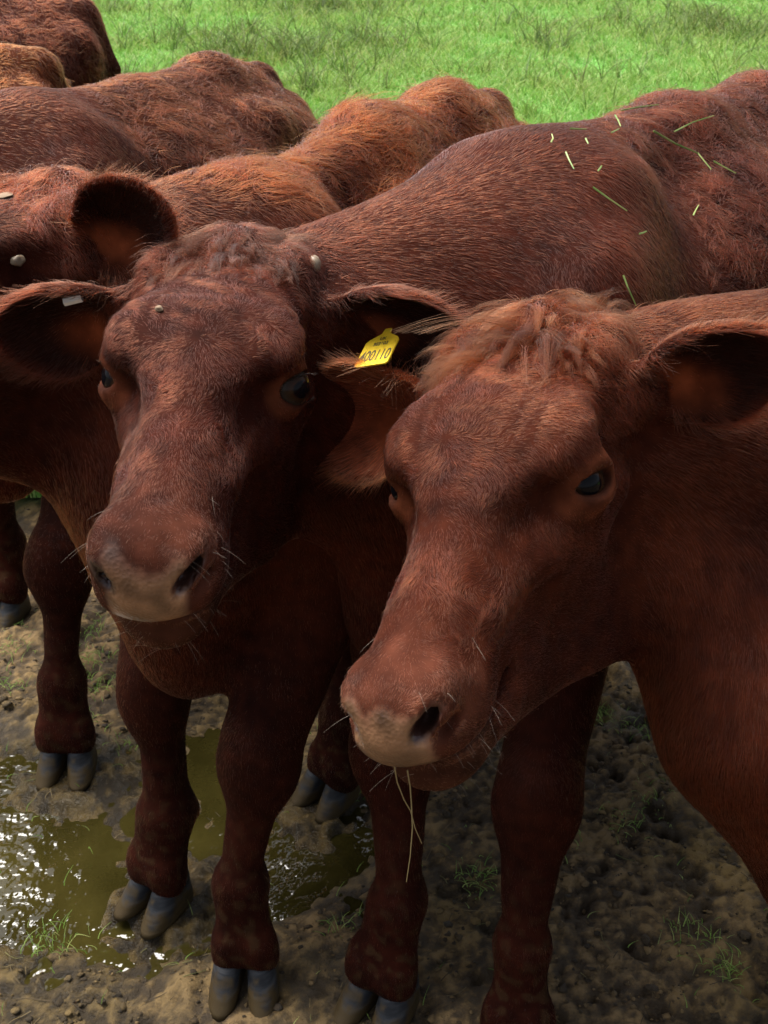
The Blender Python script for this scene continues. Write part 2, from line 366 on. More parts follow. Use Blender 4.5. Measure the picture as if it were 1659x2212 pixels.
def build_cow(P):
    f = Field()
    hd = P['head']; o = np.asarray(hd['pos'], float); R = hd['R']; s = hd.get('s', 1.1)
    H = lambda x, y, z: o + s * (R @ np.array([x, y, z], float))
    HV = lambda *v: R @ np.array(v, float)
    yaw = rad(P['yaw']); bx = np.array([math.cos(yaw), math.sin(yaw), 0]); by = np.array([-bx[1], bx[0], 0]); bz = np.array([0, 0, 1.])
    BM = np.stack([bx, by, bz], 1); wx, wy = P['withers'][:2]; sb = P['withers'][2] / 1.235; lenf = P.get('len', 1.0); wid = P.get('wid', 1.0)
    slope = P.get('slope', 0.0)
    def B(x, y, z):
        if x < 0: x *= lenf
        return np.array([wx, wy, 0]) + sb * (BM @ np.array([x, y * wid, z + slope * -x])) 
    BR = lambda x, y, z: (x * sb * (lenf if True else 1), y * sb * wid, z * sb)
    back = -bx
    fl_top = .9 * back - .25 * bz; fl_side = .55 * back - .8 * bz; fl_sh = .25 * back - .9 * bz
    # trunk
    f.ell(B(-.06, 0, .86), BR(.3, .235, .35), BM, .08, fl_side)
    f.ell(B(-.42, 0, .83), BR(.42, .31, .37), BM, .08, fl_side)
    f.ell(B(-.72, 0, .9), BR(.3, .265, .29), BM, .08, fl_side)
    f.ell(B(-.92, 0, .92), BR(.23, .22, .27), BM, .08, fl_side)
    mz_ = 1.145 + P.get('mid', 0); f.cone(B(-.02, 0, 1.165), B(-.45, 0, mz_), .065 * sb, .06 * sb, .07, fl_top)
    f.cone(B(-.45, 0, mz_), B(-.8, 0, 1.165), .06 * sb, .065 * sb, .07, fl_top)
    f.cone(B(-.8, 0, 1.165), B(-1.08, 0, 1.15), .06 * sb, .04 * sb, .07, fl_top)
    for e in (1, -1):
        f.ell(B(-.03, e * .1, 1.0), BR(.14, .085, .2), BM, .08, fl_sh)
        f.ell(B(.06, e * .165, .86), BR(.15, .085, .27), BM, .07, fl_sh)
        f.ell(B(-.76, e * .165, P.get('hookz', 1.1)), (.06 * sb, .05 * sb, .04 * sb), BM, .07, fl_side)     # hook bone
        f.ell(B(-1.07, e * .1, 1.06), (.05 * sb, .045 * sb, .06 * sb), BM, .07, fl_side)     # pin bone
        f.ell(B(-.9, e * .15, .82), BR(.19, .1, .28), BM, .07, fl_side)
    f.ell(B(.19, 0, .7), BR(.13, .13, .19), BM, .08, -bz)
    f.ell(B(.2, 0, .6), BR(.1, .075, .12), BM, .07, -bz)
    # neck
    nb = nrm(B(.05, 0, 1.0) - H(-.14, 0, -.05)); fn = .8 * nb - .55 * bz; nk = P.get('neck', {})
    f.cone(B(-.02, 0, 1.12), H(-.2, 0, -.012), .085 * sb, .055 * s, .08, .95 * nb - .2 * bz, 2)
    f.cone(B(.06, 0, .98), H(-.13, 0, -.06), .17 * sb, .078 * s, .08, fn, 2)
    f.cone(B(.2, 0, .8), H(-.1, 0, -.17), nk.get('tr', .14) * sb, .068 * s, .08, .35 * nb - .9 * bz, 2)
    for (a_, b_, ra, rb) in nk.get('extra', []): f.cone(a_, b_, ra, rb, .1, -bz + .3 * nb, 2)
    # legs
    hoofs = []
    for e, g, toe, hind, lift in P['legs']:
        g = np.array([g[0], g[1], lift], float); toe = np.array([math.cos(rad(toe)), math.sin(rad(toe)), 0]); sd = np.array([-toe[1], toe[0], 0])
        q = sb * .98
        Pc = g + np.array([0, 0, .082 * q]) - toe * .004; Fe = g + np.array([0, 0, .185 * q]) - toe * .035 * q
        if not hind:
            E_ = B(.04, e * .155, .7); Kn = np.array([0, 0, .445 * q]) + (g - toe * .03) * .78 + np.array([E_[0], E_[1], 0]) * .22; Kn[2] = .43 * q
            f.cone(B(.1, e * .16, .84), E_, .12 * q, .105 * q, .06, -bz, 1)
            f.cone(E_, Kn, .095 * q, .054 * q, .05, -bz, 1)
            f.cone(Kn + [0, 0, .035 * q] + toe * .008, Kn - [0, 0, .045 * q] + toe * .01, .053 * q, .05 * q, .035, -bz, 1)
            f.ell(Kn - [0, 0, .01] + toe * .018, [.043 * q, .056 * q, .055 * q], np.stack([toe, sd, bz], 1), .03, -bz, 1)
            f.cone(Kn - [0, 0, .03], Fe + [0, 0, .03], .046 * q, .0315 * q, .03, -bz, 1)
            f.cone(Kn - toe * .03 - [0, 0, .04], Fe - toe * .022 + [0, 0, .02], .018 * q, .017 * q, .025, -bz, 1)
        else:
            hip = B(-.86, e * .13, .9); sti = B(-.7, e * .17, .66); hk = g * .85 + np.array([*B(-.95, e * .13, 0)[:2], 0]) * .15 - bx * .06; hk = np.array([hk[0], hk[1], .5 * q])
            f.cone(hip, sti, .16 * q, .11 * q, .07, fl_side, 0)
            f.cone(sti, hk, .1 * q, .05 * q, .05, -bz, 1)
            f.cone(hk, hk - [0, 0, .05], .05 * q, .045 * q, .03, -bz, 1)
            f.cone(hk, Fe, .043 * q, .034 * q, .03, -bz, 1)
        f.cone(Fe, Fe - toe * .012, .035 * q, .034 * q, .04, -bz, 1)
        f.cone(Fe + sd * .009, Pc + sd * .019, .031 * q, .034 * q, .03, -bz, 1); f.cone(Fe - sd * .009, Pc - sd * .019, .031 * q, .034 * q, .03, -bz, 1)
        for t_ in (1, -1):
            f.cone(Pc + sd * t_ * .026 * q + toe * .004 + [0, 0, .012], Pc + sd * t_ * .029 * q + toe * .006 - [0, 0, .016], .030 * q, .030 * q, .014, -bz, 1)
            f.cone(Fe - toe * .042 * q + sd * t_ * .018 - [0, 0, .005], Fe - toe * .052 * q + sd * t_ * .02 - [0, 0, .028], .012 * q, .007 * q, .012, -bz, 1)
        hoofs.append((g, math.atan2(toe[1], toe[0]), q))
    # tail
    f.cone(B(-1.07, 0, 1.16), B(-1.15, 0, 1.0), .035 * sb, .025 * sb, .04, -bz, 1); f.cone(B(-1.15, 0, 1.0), B(-1.15, .02, .5), .024 * sb, .016 * sb, .02, -bz, 1)
    f.cone(B(-1.15, .02, .52), B(-1.14, .03, .3), .02 * sb, .035 * sb, .03, -bz, 1)
    # head
    def hE(c, r, k=.04, rx=None, sub=False, reg=3):
        M = R if rx is None else R @ rx
        f.ell(H(*c), [q * s for q in r], M, k, None, reg, sub)
    def hC(a_, b_, ra, rb, k=.04): f.cone(H(*a_), H(*b_), ra * s, rb * s, k, None, 3)
    hE((-.08, 0, -.012), (.14, .083, .074)); hE((-.05, 0, .026), (.14, .088, .03)); hE((-.185, 0, .036), (.042, .052, .05), .045)
    hC((0, 0, -.002), (.24, 0, -.022), .056, .031); hC((0, 0, -.1), (.2, 0, -.085), .054, .03, .045)
    for e in (1, -1):
        hE((-.008, e * .068, .03), (.05, .028, .026), .028)
        hC((0, e * .036, -.05), (.2, e * .012, -.05), .05, .027, .045)
        hE((-.065, e * .046, -.125), (.1, .036, .115), .05)
        hC((-.07, e * .034, -.225), (.16, e * .014, -.122), .034, .026, .05)
        hC((.07, e * .05, -.045), (-.06, e * .078, -.055), .014, .02, .028)         # cheek bone
        ou = EYE_OUT(e); ec = EYE * [1, e, 1]
        hE(ec - ou * .016, (.039, .031, .032), .02)
        hE((.222, e * .029, -.062), (.058, .0245, .034), .018); hC((.06, e * .056, -.012), (.17, e * .033, -.022), .013, .010, .02); hE((.262, e * .031, -.022), (.03, .0155, .02), .016)
        hC((-.1, e * .06, .0), (-.125, e * .098, .006), .034, .027, .03)            # ear root
        hE((-.15, e * .07, .047), (.034, .023, .026), .03)                          # horn base
    hE((.243, 0, -.046), (.046, .043, .038), .025); hE((.272, 0, -.038), (.03, .034, .04), .02)
    hE((.2, 0, -.108), (.062, .042, .03), .025); hE((.232, 0, -.107), (.034, .034, .027), .02)
    for e in (1, -1):
        ou = EYE_OUT(e); ec = EYE * [1, e, 1]; ll = EYE_LEN(e); up_ = np.cross(ll, ou) * e; up_ = up_ if up_[2] > 0 else -up_
        for a0, rr0, hh0, aa, bb in ((1, .0062, .0165, -1.15, 1.15), (1, .0045, .0285, -.95, .95), (-1, .0045, .0165, -1.0, 1.0)):
            pts_ = [ec + ll * (.029 if hh0 < .02 else .036) * math.sin(t) + up_ * a0 * hh0 * math.cos(t) + ou * ((.006 if hh0 < .02 else .001) - .011 * math.sin(t) ** 2) for t in np.linspace(aa, bb, 7)]
            for p0, p1 in zip(pts_[:-1], pts_[1:]): hC(p0, p1, rr0, rr0, .007)
    ears = []
    for e, ax, nn_ in ((1, hd['earL'][0], hd['earL'][1]), (-1, hd['earR'][0], hd['earR'][1])):
        M = frame(ax, nn_); es = hd.get('earsL' if e > 0 and 'earsL' in hd else 'ears', 1.0)
        M = R @ M; c = H(-.122, e * .1, .008) + M[:, 0] * .076 * s * es
        ro = np.array([.072, .056, .034], np.float32) * s * es
        def cup(q, ro=ro, s=s, vox=P['vox']):
            # a leaf: narrow at the root, broad beyond the middle, hollow on the open side
            u = q[:, 0] / ro[0]; wv = ro[1] * (1 - .22 * np.clip(-u, 0, 1) + .08 * u)
            bend = .012 * s * (q[:, 1] / ro[1]) ** 2 - .006 * s
            k = np.sqrt((q[:, 0] / ro[0]) ** 2 + (q[:, 1] / wv) ** 2)
            rim = (k - 1) * ro[1]
            zz = q[:, 2] - (-.028 * s * np.clip(1 - k * k, 0, 1) + bend)
            gx_ = .056 * s * q[:, 0] / ro[0] ** 2 * (k < 1); gy_ = .056 * s * q[:, 1] / wv ** 2 * (k < 1) + .024 * s * q[:, 1] / ro[1] ** 2
            zz = zz / np.sqrt(1 + gx_ ** 2 + gy_ ** 2)
            th = max(.0055 * s, vox * 1.05)
            e2 = np.stack([np.maximum(rim, 0), np.abs(zz) - th], 1)
            return np.where(rim > 0, np.sqrt(e2[:, 0] ** 2 + np.maximum(np.abs(zz), 0) ** 2) - th, np.abs(zz) - th).astype(np.float32)
        p = dict(t=1, c=c, r=ro, M=M.astype(np.float32), k=.02, R=ro[0] * 1.1, flow=M[:, 0] * .9, reg=4, cup=cup); f.add.append(p)
        ears.append((c, M, ro, e))
    for e in (1, -1):
        hE((-.062, e * .108, .022), (.036, .016, .02), .04, None, True); hE((.105, e * .07, .008), (.055, .016, .02), .035, None, True); hE((.135, e * .064, -.07), (.06, .016, .022), .03, None, True)
        ou = EYE_OUT(e); ec = EYE * [1, e, 1]
        Mx = frame(EYE_LEN(e), ou)
        f.ell(H(*(ec + ou * .012)), [.0245 * s, .0113 * s, .026 * s], R @ Mx, .006, None, 3, True)
        a_ = rad(38) * e; rx = np.array([[1, 0, 0], [0, math.cos(a_), -math.sin(a_)], [0, math.sin(a_), math.cos(a_)]])
        hE((.278, e * .0315, -.028), (.03, .0056, .0155), .007, np.array([[1, 0, 0], [0, math.cos(a_), math.sin(a_)], [0, -math.sin(a_), math.cos(a_)]]), True)
        hE((.272, e * .041, -.042), (.018, .010, .004), .006, np.array([[1, 0, 0], [0, math.cos(a_), -math.sin(a_)], [0, math.sin(a_), math.cos(a_)]]), True)
    hE((.215, 0, -.084), (.095, .08, .005), .007, frame((1, 0, .1), (-.1, 0, 1)), True)
    Ri = R.T
    wr = P.get('wrinkle', 1.0)
    def detail(Q):
        m = np.nonzero(((Q - o) ** 2).sum(1) < (.42 * s) ** 2)[0]; dd = np.zeros(len(Q), np.float32)
        if len(m):
            l = ((Q[m] - o) @ R) / s; v = np.zeros(len(m))
            for e in (1, -1):
                q = l - EYE * [1, e, 1]; q2 = q * [1, 1, 1]
                r_ = np.sqrt((q[:, 0] * .75) ** 2 + (q[:, 1] * 1.0) ** 2 + (q[:, 2] * .8) ** 2)
                up = sstep(.0, .03, q[:, 2] + .25 * np.abs(q[:, 1])) * sstep(.05, .0, q[:, 0])
                v += .0009 * wr * np.sin(r_ * 2 * np.pi / .0155 + .8 * np.sin(l[:, 0] * 60)) * np.exp(-((r_ - .055) / .022) ** 2) * up
                
            dd[m] = v * s
        nkm = P.get('folds')
        if nkm is not None:
            c_, r0, dirv, wl, amp = nkm
            m = np.nonzero(((Q - c_) ** 2).sum(1) < r0 ** 2)[0]
            if len(m):
                q = Q[m] - c_; fall = 1 - np.linalg.norm(q, axis=1) / r0
                dd[m] += amp * sstep(0, .6, fall) * np.sin((q @ dirv) * 2 * np.pi / wl + 2.2 * W_seg(Q[m] * 2.2))
        ed = np.min([np.linalg.norm(Q - c, axis=1) for c, *_ in ears], 0); dd += (.0035 * W_seg(Q) * sstep(.09, .16, ed)).astype(np.float32)
        return dd
    V, Qd = polygonise(f, P['vox'], detail)
    V = relax(V, Qd, 1, .4); Nn = vnormals(V, Qd)
    # --- what the coat is like at each vertex
    fl, reg = f.flow(V); l = ((V - o) @ R) / s; isH = reg[:, 3]; isE = reg[:, 4]; isL = reg[:, 1]; isN = reg[:, 2]; isB = reg[:, 0]
    bl = ((V - np.array([wx, wy, 0])) @ BM) / sb
    wc = np.array(hd.get('whorl', (.045, 0, .05)))
    q = l - wc; rr_ = np.sqrt(q[:, 0] ** 2 + q[:, 1] ** 2) + 1e-4
    hf = np.stack([q[:, 0] / rr_, 1.0 * q[:, 1] / rr_, -.25 - 2.5 * np.clip(np.abs(l[:, 1]) - .05, 0, .05) / .05], 1)
    side = sstep(.0, -.06, l[:, 2])[:, None]; hf += np.stack([W_curl[i_](V) for i_ in range(3)], 1) * .5 * sstep(.0, .02, rr_)[:, None]; hf = hf * (1 - side) + side * np.array([-.75, 0, -.6])
    pollz = sstep(P.get('poll_x', -.06), -.16, l[:, 0] + .012 * W_col2(V)) * sstep(-.02, .03, l[:, 2]) * isH
    qc = l - np.array([-.195, .0, .085]); pf = np.stack([qc[:, 0] + .015, 1.0 * qc[:, 1], -.25 * np.abs(qc[:, 1]) - .02], 1); pf /= np.linalg.norm(pf, axis=1, keepdims=True) + 1e-6
    hf = hf * (1 - pollz[:, None]) + pf * pollz[:, None]
    hf = hf @ R.T
    flow = fl + hf * isH[:, None] * 1.0
    base = np.array(P['coat']); flank = np.array(P.get('flank', P['coat']))
    fk0 = P.get('fk0', -.12); fk = sstep(fk0, fk0 - .12, bl[:, 0] + .04 * W_seg(V)) * isB
    col = base * (1 - fk[:, None]) + flank * fk[:, None]
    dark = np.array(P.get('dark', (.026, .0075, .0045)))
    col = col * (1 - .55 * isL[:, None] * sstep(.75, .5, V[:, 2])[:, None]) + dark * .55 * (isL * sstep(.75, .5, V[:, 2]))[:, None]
    face = np.array(P.get('face', P['coat'])); col = col * (1 - isH[:, None]) + face * isH[:, None]
    if 'poll_col' in P: col = col * (1 - .8 * pollz[:, None]) + np.array(P['poll_col']) * .8 * pollz[:, None]
    ln = .011 + .003 * isN + .001 * isB + fk * P.get('flank_len', .016) ; ln = np.where(isH > .5, .0075, ln) ; ln = ln * (1 - .3 * isL)
    ln += pollz * P.get('poll_len', .03); curl = .07 + .12 * isH + .75 * fk + .6 * pollz
    # bare muzzle pad
    ay = np.abs(l[:, 1])
    top_edge = -.018 + .34 * np.clip(ay - .012, 0, .03)
    pad = sstep(.262, .272, l[:, 0] + .1 * np.clip(-.03 - l[:, 2], 0, 1)) * sstep(.037, .028, ay + .06 * np.clip(-.02 - l[:, 2], 0, 1)) * sstep(top_edge + .012, top_edge - .007, l[:, 2] + .004 * W_col2(V)) * sstep(-.083, -.077, l[:, 2]) * (isH > .3)
    lip = sstep(.2, .235, l[:, 0]) * sstep(-.08, -.087, l[:, 2]) * (isH > .3)
    cut = np.min([f.dist(p_, V) for p_ in f.sub if p_.get('R') and abs(max(p_['r']) - .03 * s) < .0006 * s], 0)
    hole = sstep(.0045, .0005, cut) * (isH > .3)
    padc = np.array([.185, .098, .052]) * (1 + .18 * W_col2(V))[:, None]; col = col * (1 - pad[:, None]) + padc * pad[:, None]
    col = col * (1 - .55 * lip[:, None]) + np.array([.09, .06, .035]) * .55 * lip[:, None]
    mz = sstep(.19, .27, l[:, 0] + .008 * W_col2(V)) * (isH > .3) * (1 - pad); col = col * (1 - .5 * mz[:, None]) + np.array([.15, .062, .038]) * .5 * mz[:, None]
    col = col * (1 - hole[:, None]) + np.array([.034, .013, .009]) * hole[:, None]
    ln = np.where(pad > .25, 0, ln); ln = np.where(lip > .3, .004, ln); ln = ln * (1 - mz) + .0042 * mz; ln = np.where(hole > .3, 0, ln)
    eyed = np.min([np.linalg.norm((l - EYE * [1, e, 1]) * [.8, 1, 1.15], axis=1) for e in (1, -1)], 0)
    lidm = sstep(.04, .028, eyed) * (isH > .3); col = col * (1 - lidm[:, None]) + np.array([.16, .055, .025]) * lidm[:, None]
    edge = sstep(.024, .019, eyed) * (isH > .3); col = col * (1 - .7 * edge[:, None]) + np.array([.03, .014, .01]) * .7 * edge[:, None]
    ln = np.where(eyed < .023, 0, np.where(eyed < .038, .004, ln))
    for c, M, ro, e in ears:
        k = (V - c) @ M; inside = (isE > .4) & ((Nn @ M[:, 2]) > .1); kk = np.sqrt((k[:, 0] / ro[0]) ** 2 + (k[:, 1] / ro[1]) ** 2); mE = (isE > .4) & (kk < 1.25)
        upw = np.clip(k @ M.T @ bz / ro[1], -1, 1)
        deep = (inside & mE) * sstep(1.1, .0, np.sqrt(((k[:, 0] + .03) / .06) ** 2 + ((k @ M.T @ bz + .02) / .034) ** 2)) 
        dk = np.array(hd.get('ear_inL' if e > 0 and 'ear_inL' in hd else 'ear_in', (.032, .012, .0075))); eo = np.array([.03, .0125, .008]) * 1.3
        col = np.where(mE[:, None], np.where(inside[:, None], dk, eo * 1.4), col); col = col * (1 - deep[:, None]) + np.array([.32, .095, .035]) * deep[:, None]
        rimc = mE * sstep(.86, 1.0, kk); col = col * (1 - .7 * rimc[:, None]) + base * 1.3 * .7 * rimc[:, None]
        ln = np.where(mE, np.where(inside, .013 + .015 * sstep(.35, .95, kk), .012), ln); ln = np.where(deep > .35, .003, ln)
        flow = np.where((mE & inside)[:, None], np.where(True, (k[:, :1] + .06) * M[:, 0] * 9 + (k[:, 1:2] * M[:, 1]) * 6 + .45 * M[:, 2] * 1, flow), flow)
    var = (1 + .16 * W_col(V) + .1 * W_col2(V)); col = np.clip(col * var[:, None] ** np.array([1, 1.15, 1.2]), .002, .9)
    spat = isL * sstep(.42, .06, V[:, 2]) * sstep(.35, .9, .7 * W_col2(V * 1.3) + .6 * W_clump(V * .5)); col = col * (1 - .7 * spat[:, None]) + np.array([.075, .05, .024]) * .7 * spat[:, None]
    bare = np.maximum(pad, hole * .8)
    # --- objects
    root = bpy.data.objects.new('cow', None); COL.objects.link(root); root.location = (wx - bx[0] * .4, wy - bx[1] * .4, 0); root.empty_display_size = .2
    tag(root, P['label'], 'cow', 'red cattle crowding together in the muddy pasture')
    me = mesh_np('body', V, Qd, [m_skin])
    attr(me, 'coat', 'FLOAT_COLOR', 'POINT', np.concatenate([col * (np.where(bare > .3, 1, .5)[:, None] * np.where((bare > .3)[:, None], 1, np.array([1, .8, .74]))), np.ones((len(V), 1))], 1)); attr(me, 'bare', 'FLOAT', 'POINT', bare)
    link('body', me, root)
    if hd.get('eyes', True):
        for e in (1, -1):
            ou = R @ nrm(EYE_OUT(e) + np.array([.3, 0, .05])); ec = H(*(EYE * [1, e, 1])) - (R @ EYE_OUT(e)) * .0128 * s
            eo_ = link('eye', EYEM); X = R @ EYE_LEN(e); M4 = Matrix.Identity(4)
            F = frame(X, ou); F = np.stack([F[:, 0], np.cross(ou / np.linalg.norm(ou), F[:, 0]), nrm(ou)], 1); F[:, 0] = np.cross(F[:, 1], F[:, 2])
            mw = Matrix(F.tolist()).to_4x4(); mw = Matrix.Translation(Vector(ec)) @ mw @ Matrix.Scale(s * .98, 4)
            eo_.parent = root; eo_.matrix_parent_inverse = Matrix.Translation(-root.location); eo_.matrix_basis = mw
    for g, az, qs in hoofs:
        for sd_ in (1, -1):
            c = link('claw', CLAW[sd_]); c.parent = root; c.matrix_parent_inverse = Matrix.Translation(-root.location)
            c.matrix_basis = Matrix.Translation(Vector(g)) @ Matrix.Rotation(az + sd_ * .11, 4, 'Z') @ Matrix.Scale(qs, 4)
    if 'buds' in P:
        import bmesh
        for (x, y, z, r_) in P['buds']:
            bm = bmesh.new(); bmesh.ops.create_uvsphere(bm, u_segments=12, v_segments=8, radius=1)
            for v in bm.verts: v.co.x *= 1 + .1 * math.sin(5 * v.co.y); v.co.z *= 1.1
            bmm = bpy.data.meshes.new('horn_bud'); bm.to_mesh(bmm); bm.free(); bmm.polygons.foreach_set('use_smooth', [True] * len(bmm.polygons)); bmm.materials.append(m_horn)
            b_ = link('horn_bud', bmm, root); b_.matrix_basis = Matrix.Translation(Vector(H(x, y, z))) @ Matrix(R.tolist()).to_4x4() @ Matrix.Diagonal((r_, r_ * .8, r_ * .9, 1))
    # --- the coat, thicker where it is near the lens
    if P.get('fur', 1):
        tri = np.concatenate([Qd[:, [0, 1, 2]], Qd[:, [0, 2, 3]]])
        A_, B_, C_ = V[tri[:, 0]], V[tri[:, 1]], V[tri[:, 2]]
        cen = (A_ + B_ + C_) / 3; fnn = np.cross(B_ - A_, C_ - A_); ar = np.linalg.norm(fnn, axis=1) / 2; fnn /= np.maximum(2 * ar, 1e-12)[:, None]
        dep = cam_depth(cen); vd = C0 - cen; vd /= np.linalg.norm(vd, axis=1)[:, None]
        u_ = (cen @ CR) / np.maximum(dep, .1) * FPX; v_ = (cen - C0) @ CU / np.maximum(dep, .1) * FPX
        inv = (dep > .2) & (np.abs(u_) < 1700) & (np.abs(v_) < 1260) & ((fnn * vd).sum(1) > -.3)
        lt = ln[tri].mean(1); dens = np.where(inv, P.get('dens', 1.0) * 6.2e5 * np.clip(.9 / np.maximum(dep, .3), .35, 1.2) ** 2 * np.clip(.012 / np.maximum(lt, .004), .5, 2.4), 0) * (lt > .0015) * np.where(np.abs(u_) > 950, .45, 1)
        ex = ar * dens; cnt = np.floor(ex + rng.random(len(ex))).astype(int); ti = np.repeat(np.arange(len(tri)), cnt)
        n_ = len(ti); r1 = np.sqrt(rng.random(n_)); r2 = rng.random(n_); wA = 1 - r1; wB = r1 * (1 - r2); wC = r1 * r2
        T = tri[ti]; ip = lambda a_: (a_[T[:, 0]].T * wA + a_[T[:, 1]].T * wB + a_[T[:, 2]].T * wC).T
        rt = ip(V); nn = ip(Nn); nn /= np.maximum(np.linalg.norm(nn, axis=1, keepdims=True), 1e-9); fw = ip(flow); fw /= np.maximum(np.linalg.norm(fw, axis=1, keepdims=True), 1e-6)
        le = ip(ln); co_ = ip(col); cu = ip(curl); depr = np.clip(cam_depth(rt), .5, 5); pz = ip(pollz); hd_ = ip(isH)
        cv = np.stack([W(rt) for W in W_curl], 1) * .55 + np.stack([W(rt) for W in W_curl2], 1) * .45
        fw = fw + cv * cu[:, None] + rng.normal(size=(n_, 3)) * (.06 + .14 * cu + .1 * pz)[:, None]
        t = fw - nn * (fw * nn).sum(1, keepdims=True); t /= np.maximum(np.linalg.norm(t, axis=1, keepdims=True), 1e-6)
        le = le * np.clip(rng.normal(1, .22, n_), .4, 1.8) * np.clip(1 + .25 * W_len(rt) * (cu + .2), .5, 1.6)
        stray = rng.random(n_) < (.004 + .05 * pz); le = np.where(stray, le * 1.4, le)
        lift = np.clip(.13 + .08 * hd_ + .07 * rng.normal(size=n_) + .14 * cu, .04, 1.2); lift = np.where(stray, lift + .5, lift) + pz * .25
        K = 4; ts = np.linspace(0, 1, K); rel = np.zeros((n_, K, 3))
        droop = np.array([0, 0, -1.]) 
        wav = np.cross(nn, t)
        wa = (rng.normal(size=n_) * .16 * (cu + .15))
        for i, tt in enumerate(ts):
            an = lift * (1 - .75 * tt)
            rel[:, i] = (t * (tt * np.cos(an))[:, None] + nn * (np.sin(an) * tt)[:, None] + wav * (wa * math.sin(tt * 3.2))[:, None]) * le[:, None]
            rel[:, i] += droop * ((pz * .25 * tt * tt) * le)[:, None]
        rel += -nn[:, None] * .0006
        rd = (.00013 + .00004 * rng.random(n_)) * np.clip(depr / .95, .8, 2.2) * np.clip(le / .011, .85, 1.25)
        tv = np.clip(np.exp(rng.normal(0, .2, n_)) * (1 + .15 * W_clump(rt)), .3, 2.6)
        tip = P.get('tip', (1.0, 1.0, 1.0)); tint = co_ * tv[:, None]
        tint = tint * (1 + (np.array([1.5, 1.1, .8]) - 1) * (pz * rng.random(n_) * P.get('poll_warm', 0.3))[:, None])
        hg = P.get('hair_gain', 1.18); tint = np.clip(tint * hg * np.array([1.05, .72, .58]), .002, .95)
        fur_curves('fur', rt, rel, rd, tint, m_fur, root)
        if 'lock' in P:
            ng, lm, lc = P['lock']; cand = np.nonzero((pollz > .35) & (isH > .4) & (np.abs(l[:, 1]) < .07))[0]; gi = rng.choice(cand, ng, replace=False)
            gp = V[gi]; gd = nrm_rows(pf[gi] @ R.T + .3 * Nn[gi] + rng.normal(size=(ng, 3)) * .28); gl = lm * np.clip(rng.normal(1, .3, ng), .4, 1.5) * (1 - .45 * np.clip(np.abs(l[gi, 1]) / .06, 0, 1)); gc = rng.normal(size=(ng, 3)) * .45 - np.array([0, 0, .55])
            gcol = np.clip(np.array(lc) * np.exp(rng.normal(0, .3, (ng, 1))) * (1 + rng.random((ng, 1)) * np.array([[.9, .75, .6]]) * (rng.random((ng, 1)) < .3) * 1.3), 0, .9)
            ri = rng.choice(cand, ng * 42); dd_ = np.stack([((V[ri] - g_) ** 2).sum(1) for g_ in gp], 1); own = dd_.argmin(1); far = dd_.min(1) > .016 ** 2; ri, own = ri[~far], own[~far]; m_ = len(ri)
            r0 = V[ri] + rng.normal(size=(m_, 3)) * .0022; K2 = 7; rel2 = np.zeros((m_, K2, 3)); k_ = gl[own] * np.clip(rng.normal(1, .12, m_), .6, 1.3)
            for i_, t_ in enumerate(np.linspace(0, 1, K2)):
                cen_ = gp[own] + (gd[own] * t_ + gc[own] * t_ * t_ * .5 + Nn[gi][own] * .28 * np.sin(2.6 * t_)) * k_[:, None]
                rel2[:, i_] = cen_ + (r0 - gp[own]) * (1 - .8 * t_) + rng.normal(size=(m_, 3)) * .0009 * t_ - r0
            ro_ = fur_curves('forelock', r0 - Nn[ri] * .001, rel2, np.full(m_, .00015), gcol[own] * np.exp(rng.normal(0, .15, (m_, 1))), m_fur, root)
        print('fur', n_, 'verts', len(V))
    return dict(root=root, V=V, Q=Qd, H=H, HV=HV, R=R, s=s, o=o, ears=ears, B=B)

RED = (.062, .0145, .0062)
EARS = ((.16, .95, .02), (.85, -.16, -.25)), ((.12, -.95, -.26), (.85, .12, -.2))
import time as _t; _t0 = _t.time()
hA = dict(pos=(-.19, 1.0922, 1.0642), R=rot_ypr(-92.0, 5.05, -2.96), earL=EARS[0], earR=EARS[1])
cowA = build_cow(dict(head=hA, withers=(.18, 1.5, 1.24), yaw=-128, slope=-.015, mid=.016, hookz=1.05, len=1.08, vox=.0056, coat=RED, face=(.055, .014, .0068), flank=(.046, .0112, .0048), legs=[
    (-1, (0.0, 1.12), -122, False, 0), (1, (.195, 1.035), -98, False, 0), (-1, (.5, 2.25), -120, True, 0), (1, (.78, 1.95), -120, True, 0)],
    label='red cow facing the lens with a yellow numbered tag in one ear', buds=[(-.15, .09, .06, .011)], poll_len=.016, poll_warm=0.0, lock=(130, .038, (.028, .009, .0045)), poll_col=(.03, .0115, .008)))
hB = dict(pos=(.1109, .9638, 1.0074), R=rot_ypr(-112.35, 8.24, 13.81), earL=((-.12, .94, .17), (.85, .1, -.15)), ear_inL=(.03, .011, .007), earR=((-.0, -.97, -.1), (.8, .45, .3)), ears=1.14, earsL=.92, ear_in=(.2, .062, .03), whorl=(.035, -.02, .05))  # right ear lining is brown, its colour lightened as if catching light
cowB = build_cow(dict(head=hB, withers=(.78, 1.22, 1.2), yaw=-157, vox=.0056, coat=(.066, .017, .0062), face=(.064, .0165, .0065), legs=[
    (-1, (.74, 1.28), -150, False, 0), (1, (.66, .98), -150, False, 0), (-1, (1.7, 1.75), -150, True, 0), (1, (1.8, 1.45), -150, True, 0)],
    neck=dict(extra=[(at(1570, 1300, 1.27), at(1672, 1550, 1.26), .1, .12), (at(1672, 1550, 1.26), at(1950, 1780, 1.3), .12, .19)]), label='red cow in front with a shaggy tousled poll and straw hanging from its mouth', poll_len=.02, poll_x=-.04, lock=(190, .055, (.05, .0135, .0048)), poll_warm=.4, poll_col=(.05, .0155, .0062), hair_gain=1.22))
print('A,B', _t.time() - _t0)
RC = rot_ypr(-128, 2, 0); eb = at(165, 560, 1.36)
